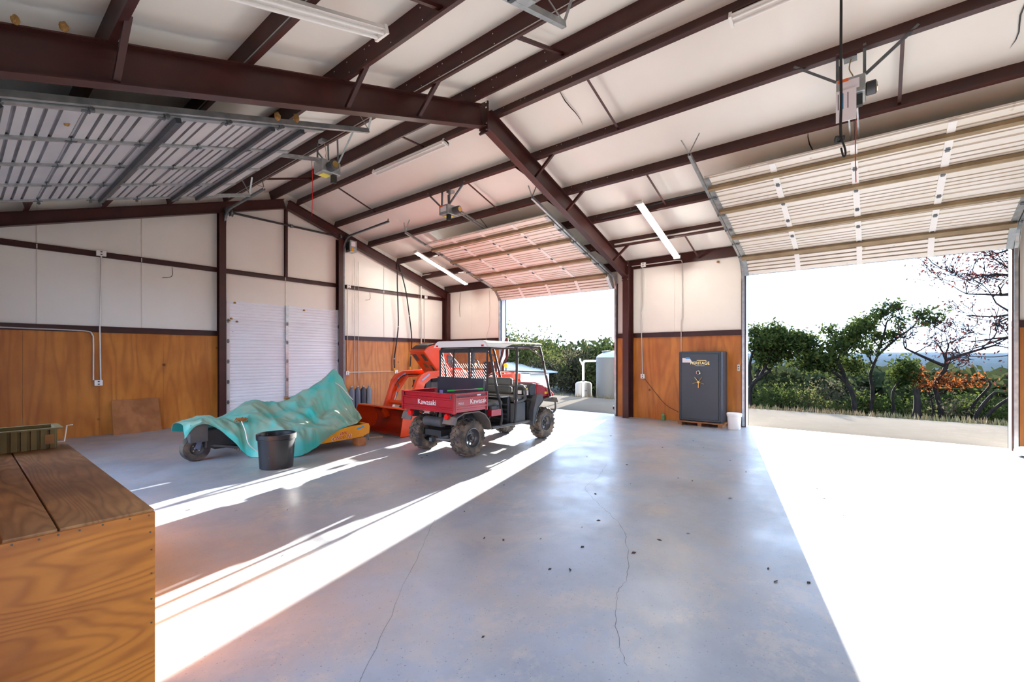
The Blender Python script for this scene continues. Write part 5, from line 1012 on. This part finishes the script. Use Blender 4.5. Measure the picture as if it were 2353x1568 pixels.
# far opening: leafy trees, shed, tanks
for i, (x, y, h, lb, lf) in enumerate(((30, 25.6, 5.4, 'tall leafy tree at the left of the far opening', LEAF2), (31, 23.6, 4.7, 'leafy tree behind the roof of the utility vehicle', LEAF1), (30, 21.6, 4.2, 'olive-leaved tree right of the small shed', LEAF2), (34, 20.2, 3.8, 'grey-green tree in the middle of the far opening', LEAF3), (33, 17.8, 3.0, 'dense tree behind the white standpipe', LEAF2), (36, 19.0, 4.0, 'dark tree far behind the small tank', LEAF1), (38, 16.4, 3.7, 'dark tree behind the big tank', LEAF1), (29, 20.0, 2.4, 'low twiggy bush left of the small tank', LEAF3))):
    bush(x, y, h, h*.62, lf, 4200, .13, 200+i, lb, 'leafy_tree', 'trees beyond the far opening')
SH = empty('shed', (27, 20.3, gz(27, 20.3)), 'small white shed with a shallow roof behind the utility vehicle', 'shed')
MB().bb(25.6, 28, 19.0, 22.2, gz(27, 20)-.3, .50).build('wall', WHITE, SH); MB().add([(25.2, 18.5, .46), (25.2, 22.7, 1.12), (28.4, 22.7, 1.12), (28.4, 18.5, .46), (25.2, 18.5, .54), (25.2, 22.7, 1.20), (28.4, 22.7, 1.20), (28.4, 18.5, .54)], [(3, 2, 1, 0), (4, 5, 6, 7), (0, 4, 7, 3), (1, 2, 6, 5), (0, 1, 5, 4), (3, 7, 6, 2)]).build('roof', GALV, SH); MB().ext([(19.0, .45), (22.2, .45), (22.2, 1.03), (19.0, .53)], 'x', 25.6, 25.7).build('gable', WHITE, SH)
WT = empty('water_tank', (17.9, 8.39, -.1), 'large grey water tank with a domed top coloured pale blue as reflected sky outside the far opening', 'tank')
MB().lathe([(1.1, 0), (1.1, 1.72), (1.08, 1.76)], (17.9, 8.39, -.12), 40).build('body', TANK, WT, smooth=40); MB().lathe([(1.10, 0), (1.02, .09), (.8, .20), (.45, .28), (.2, .30), (0, .30)], (17.9, 8.39, 1.64), 40).build('dome', M('sky_reflection_blue', (.10, .15, .24), .4), WT, smooth=40); MB().lathe([(.22, 0), (.22, .06), (0, .07)], (17.5, 8.9, 1.86), 14).build('hatch', BLACK, WT)  # sky reflection is put into the dome's blue base colour
ST_ = empty('small_tank', (17.5, 10.05, -.1), 'small beige pressure tank beside the large water tank', 'tank')
MB().lathe([(.36, 0), (.36, .58), (.30, .66), (.1, .70), (0, .70)], (17.5, 10.05, -.12), 24).build('body', M('beige_tank', (.10, .09, .078), .5), ST_, smooth=40); MB().lathe([(.05, .70), (.05, .76)], (17.5, 10.05, -.12), 10).build('cap', TANK, ST_)
PV = empty('standpipe', (17.05, 9.80, -.1), 'white plastic standpipe bending over to the large water tank', 'pipe')
MB().tube(smoothpath([(17.05, 9.80, -.1), (17.05, 9.80, 1.0), (17.05, 9.80, 1.38), (17.08, 9.74, 1.47), (17.2, 9.62, 1.48), (17.42, 9.36, 1.48)], 5), .048, 10).build('pipe', WHITE, PV, smooth=40); MB().tube([(17.05, 9.80, 1.25), (17.0, 9.92, 1.5), (17.0, 9.92, 1.58)], .03, 8).build('branch', WHITE, PV, smooth=40); MB().tube([(17.05, 9.80, .60), (17.05, 9.80, .66)], .055, 10).build('clamp', BLACK, PV); MB().tube([(17.02, 9.70, .22), (17.02, 9.62, .22)], .03, 8).build('valve', BLACK, PV)
# woodland down the slope and the far hills
m = MB(); rg = random.Random(77)
for i in range(900):
    x = 38+rg.random()**1.6*170; y = rg.uniform(-.55, 1.05)*x; z = gz(x, y); h = rg.uniform(3.2, 6.5)*(1+x/240); h = max(1.5, min(h, (1.5-.012*x+rg.uniform(-.8, .3) if y < 13 else 3.4-.004*x+rg.uniform(-1, .4))-z)); w = min(h, 6)*rg.uniform(.40, .62); c = V((x, y, z+h*.55))
    n = 90 if x < 90 else 50
    for k in range(n):
        d = V((rg.gauss(0, 1), rg.gauss(0, 1), rg.gauss(0, 1))).normalized(); p = c+V((d.x*w, d.y*w, d.z*h*.5))*rg.uniform(.75, 1.05); leafq(m, p, (.30+x/260)*rg.uniform(.7, 1.4), rg)
wd = m.build('woodland', FARL); tag(wd, 'woodland covering the slope below the apron', 'woodland', kind='stuff')
m = MB(); nx, ny = 14, 60
def hill(u, v):
    x = 240+u*1900; y = (-1.0+2.4*v)*x*.9; r = u*u*(3-2*u)
    z = -16+r*(30+10*mnoise.noise(V((y*.0011, x*.002, 3)))+5*mnoise.noise(V((y*.005, x*.006, 7))))
    return (x, y, z)
m.grid(hill, nx, ny); hl = m.build('hills', HILL, smooth=60); hl['kind'] = 'structure'; hl['label'] = 'distant low wooded hills'

hz = MB().bb(60, 2350, -2600, 3200, -20, 60).build('haze', M('haze', (1, 1, 1))); tag(hz, 'thin blue haze over the valley and the far hills', 'haze', kind='stuff')
nt = hz.data.materials[0].node_tree; vsn = nt.nodes.new('ShaderNodeVolumeScatter'); vsn.inputs['Color'].default_value = (.42, .62, 1, 1); vsn.inputs['Density'].default_value = 6e-5
for l in list(nt.nodes['Material Output'].inputs[0].links): nt.links.remove(l)
nt.links.new(vsn.outputs[0], nt.nodes['Material Output'].inputs['Volume'])
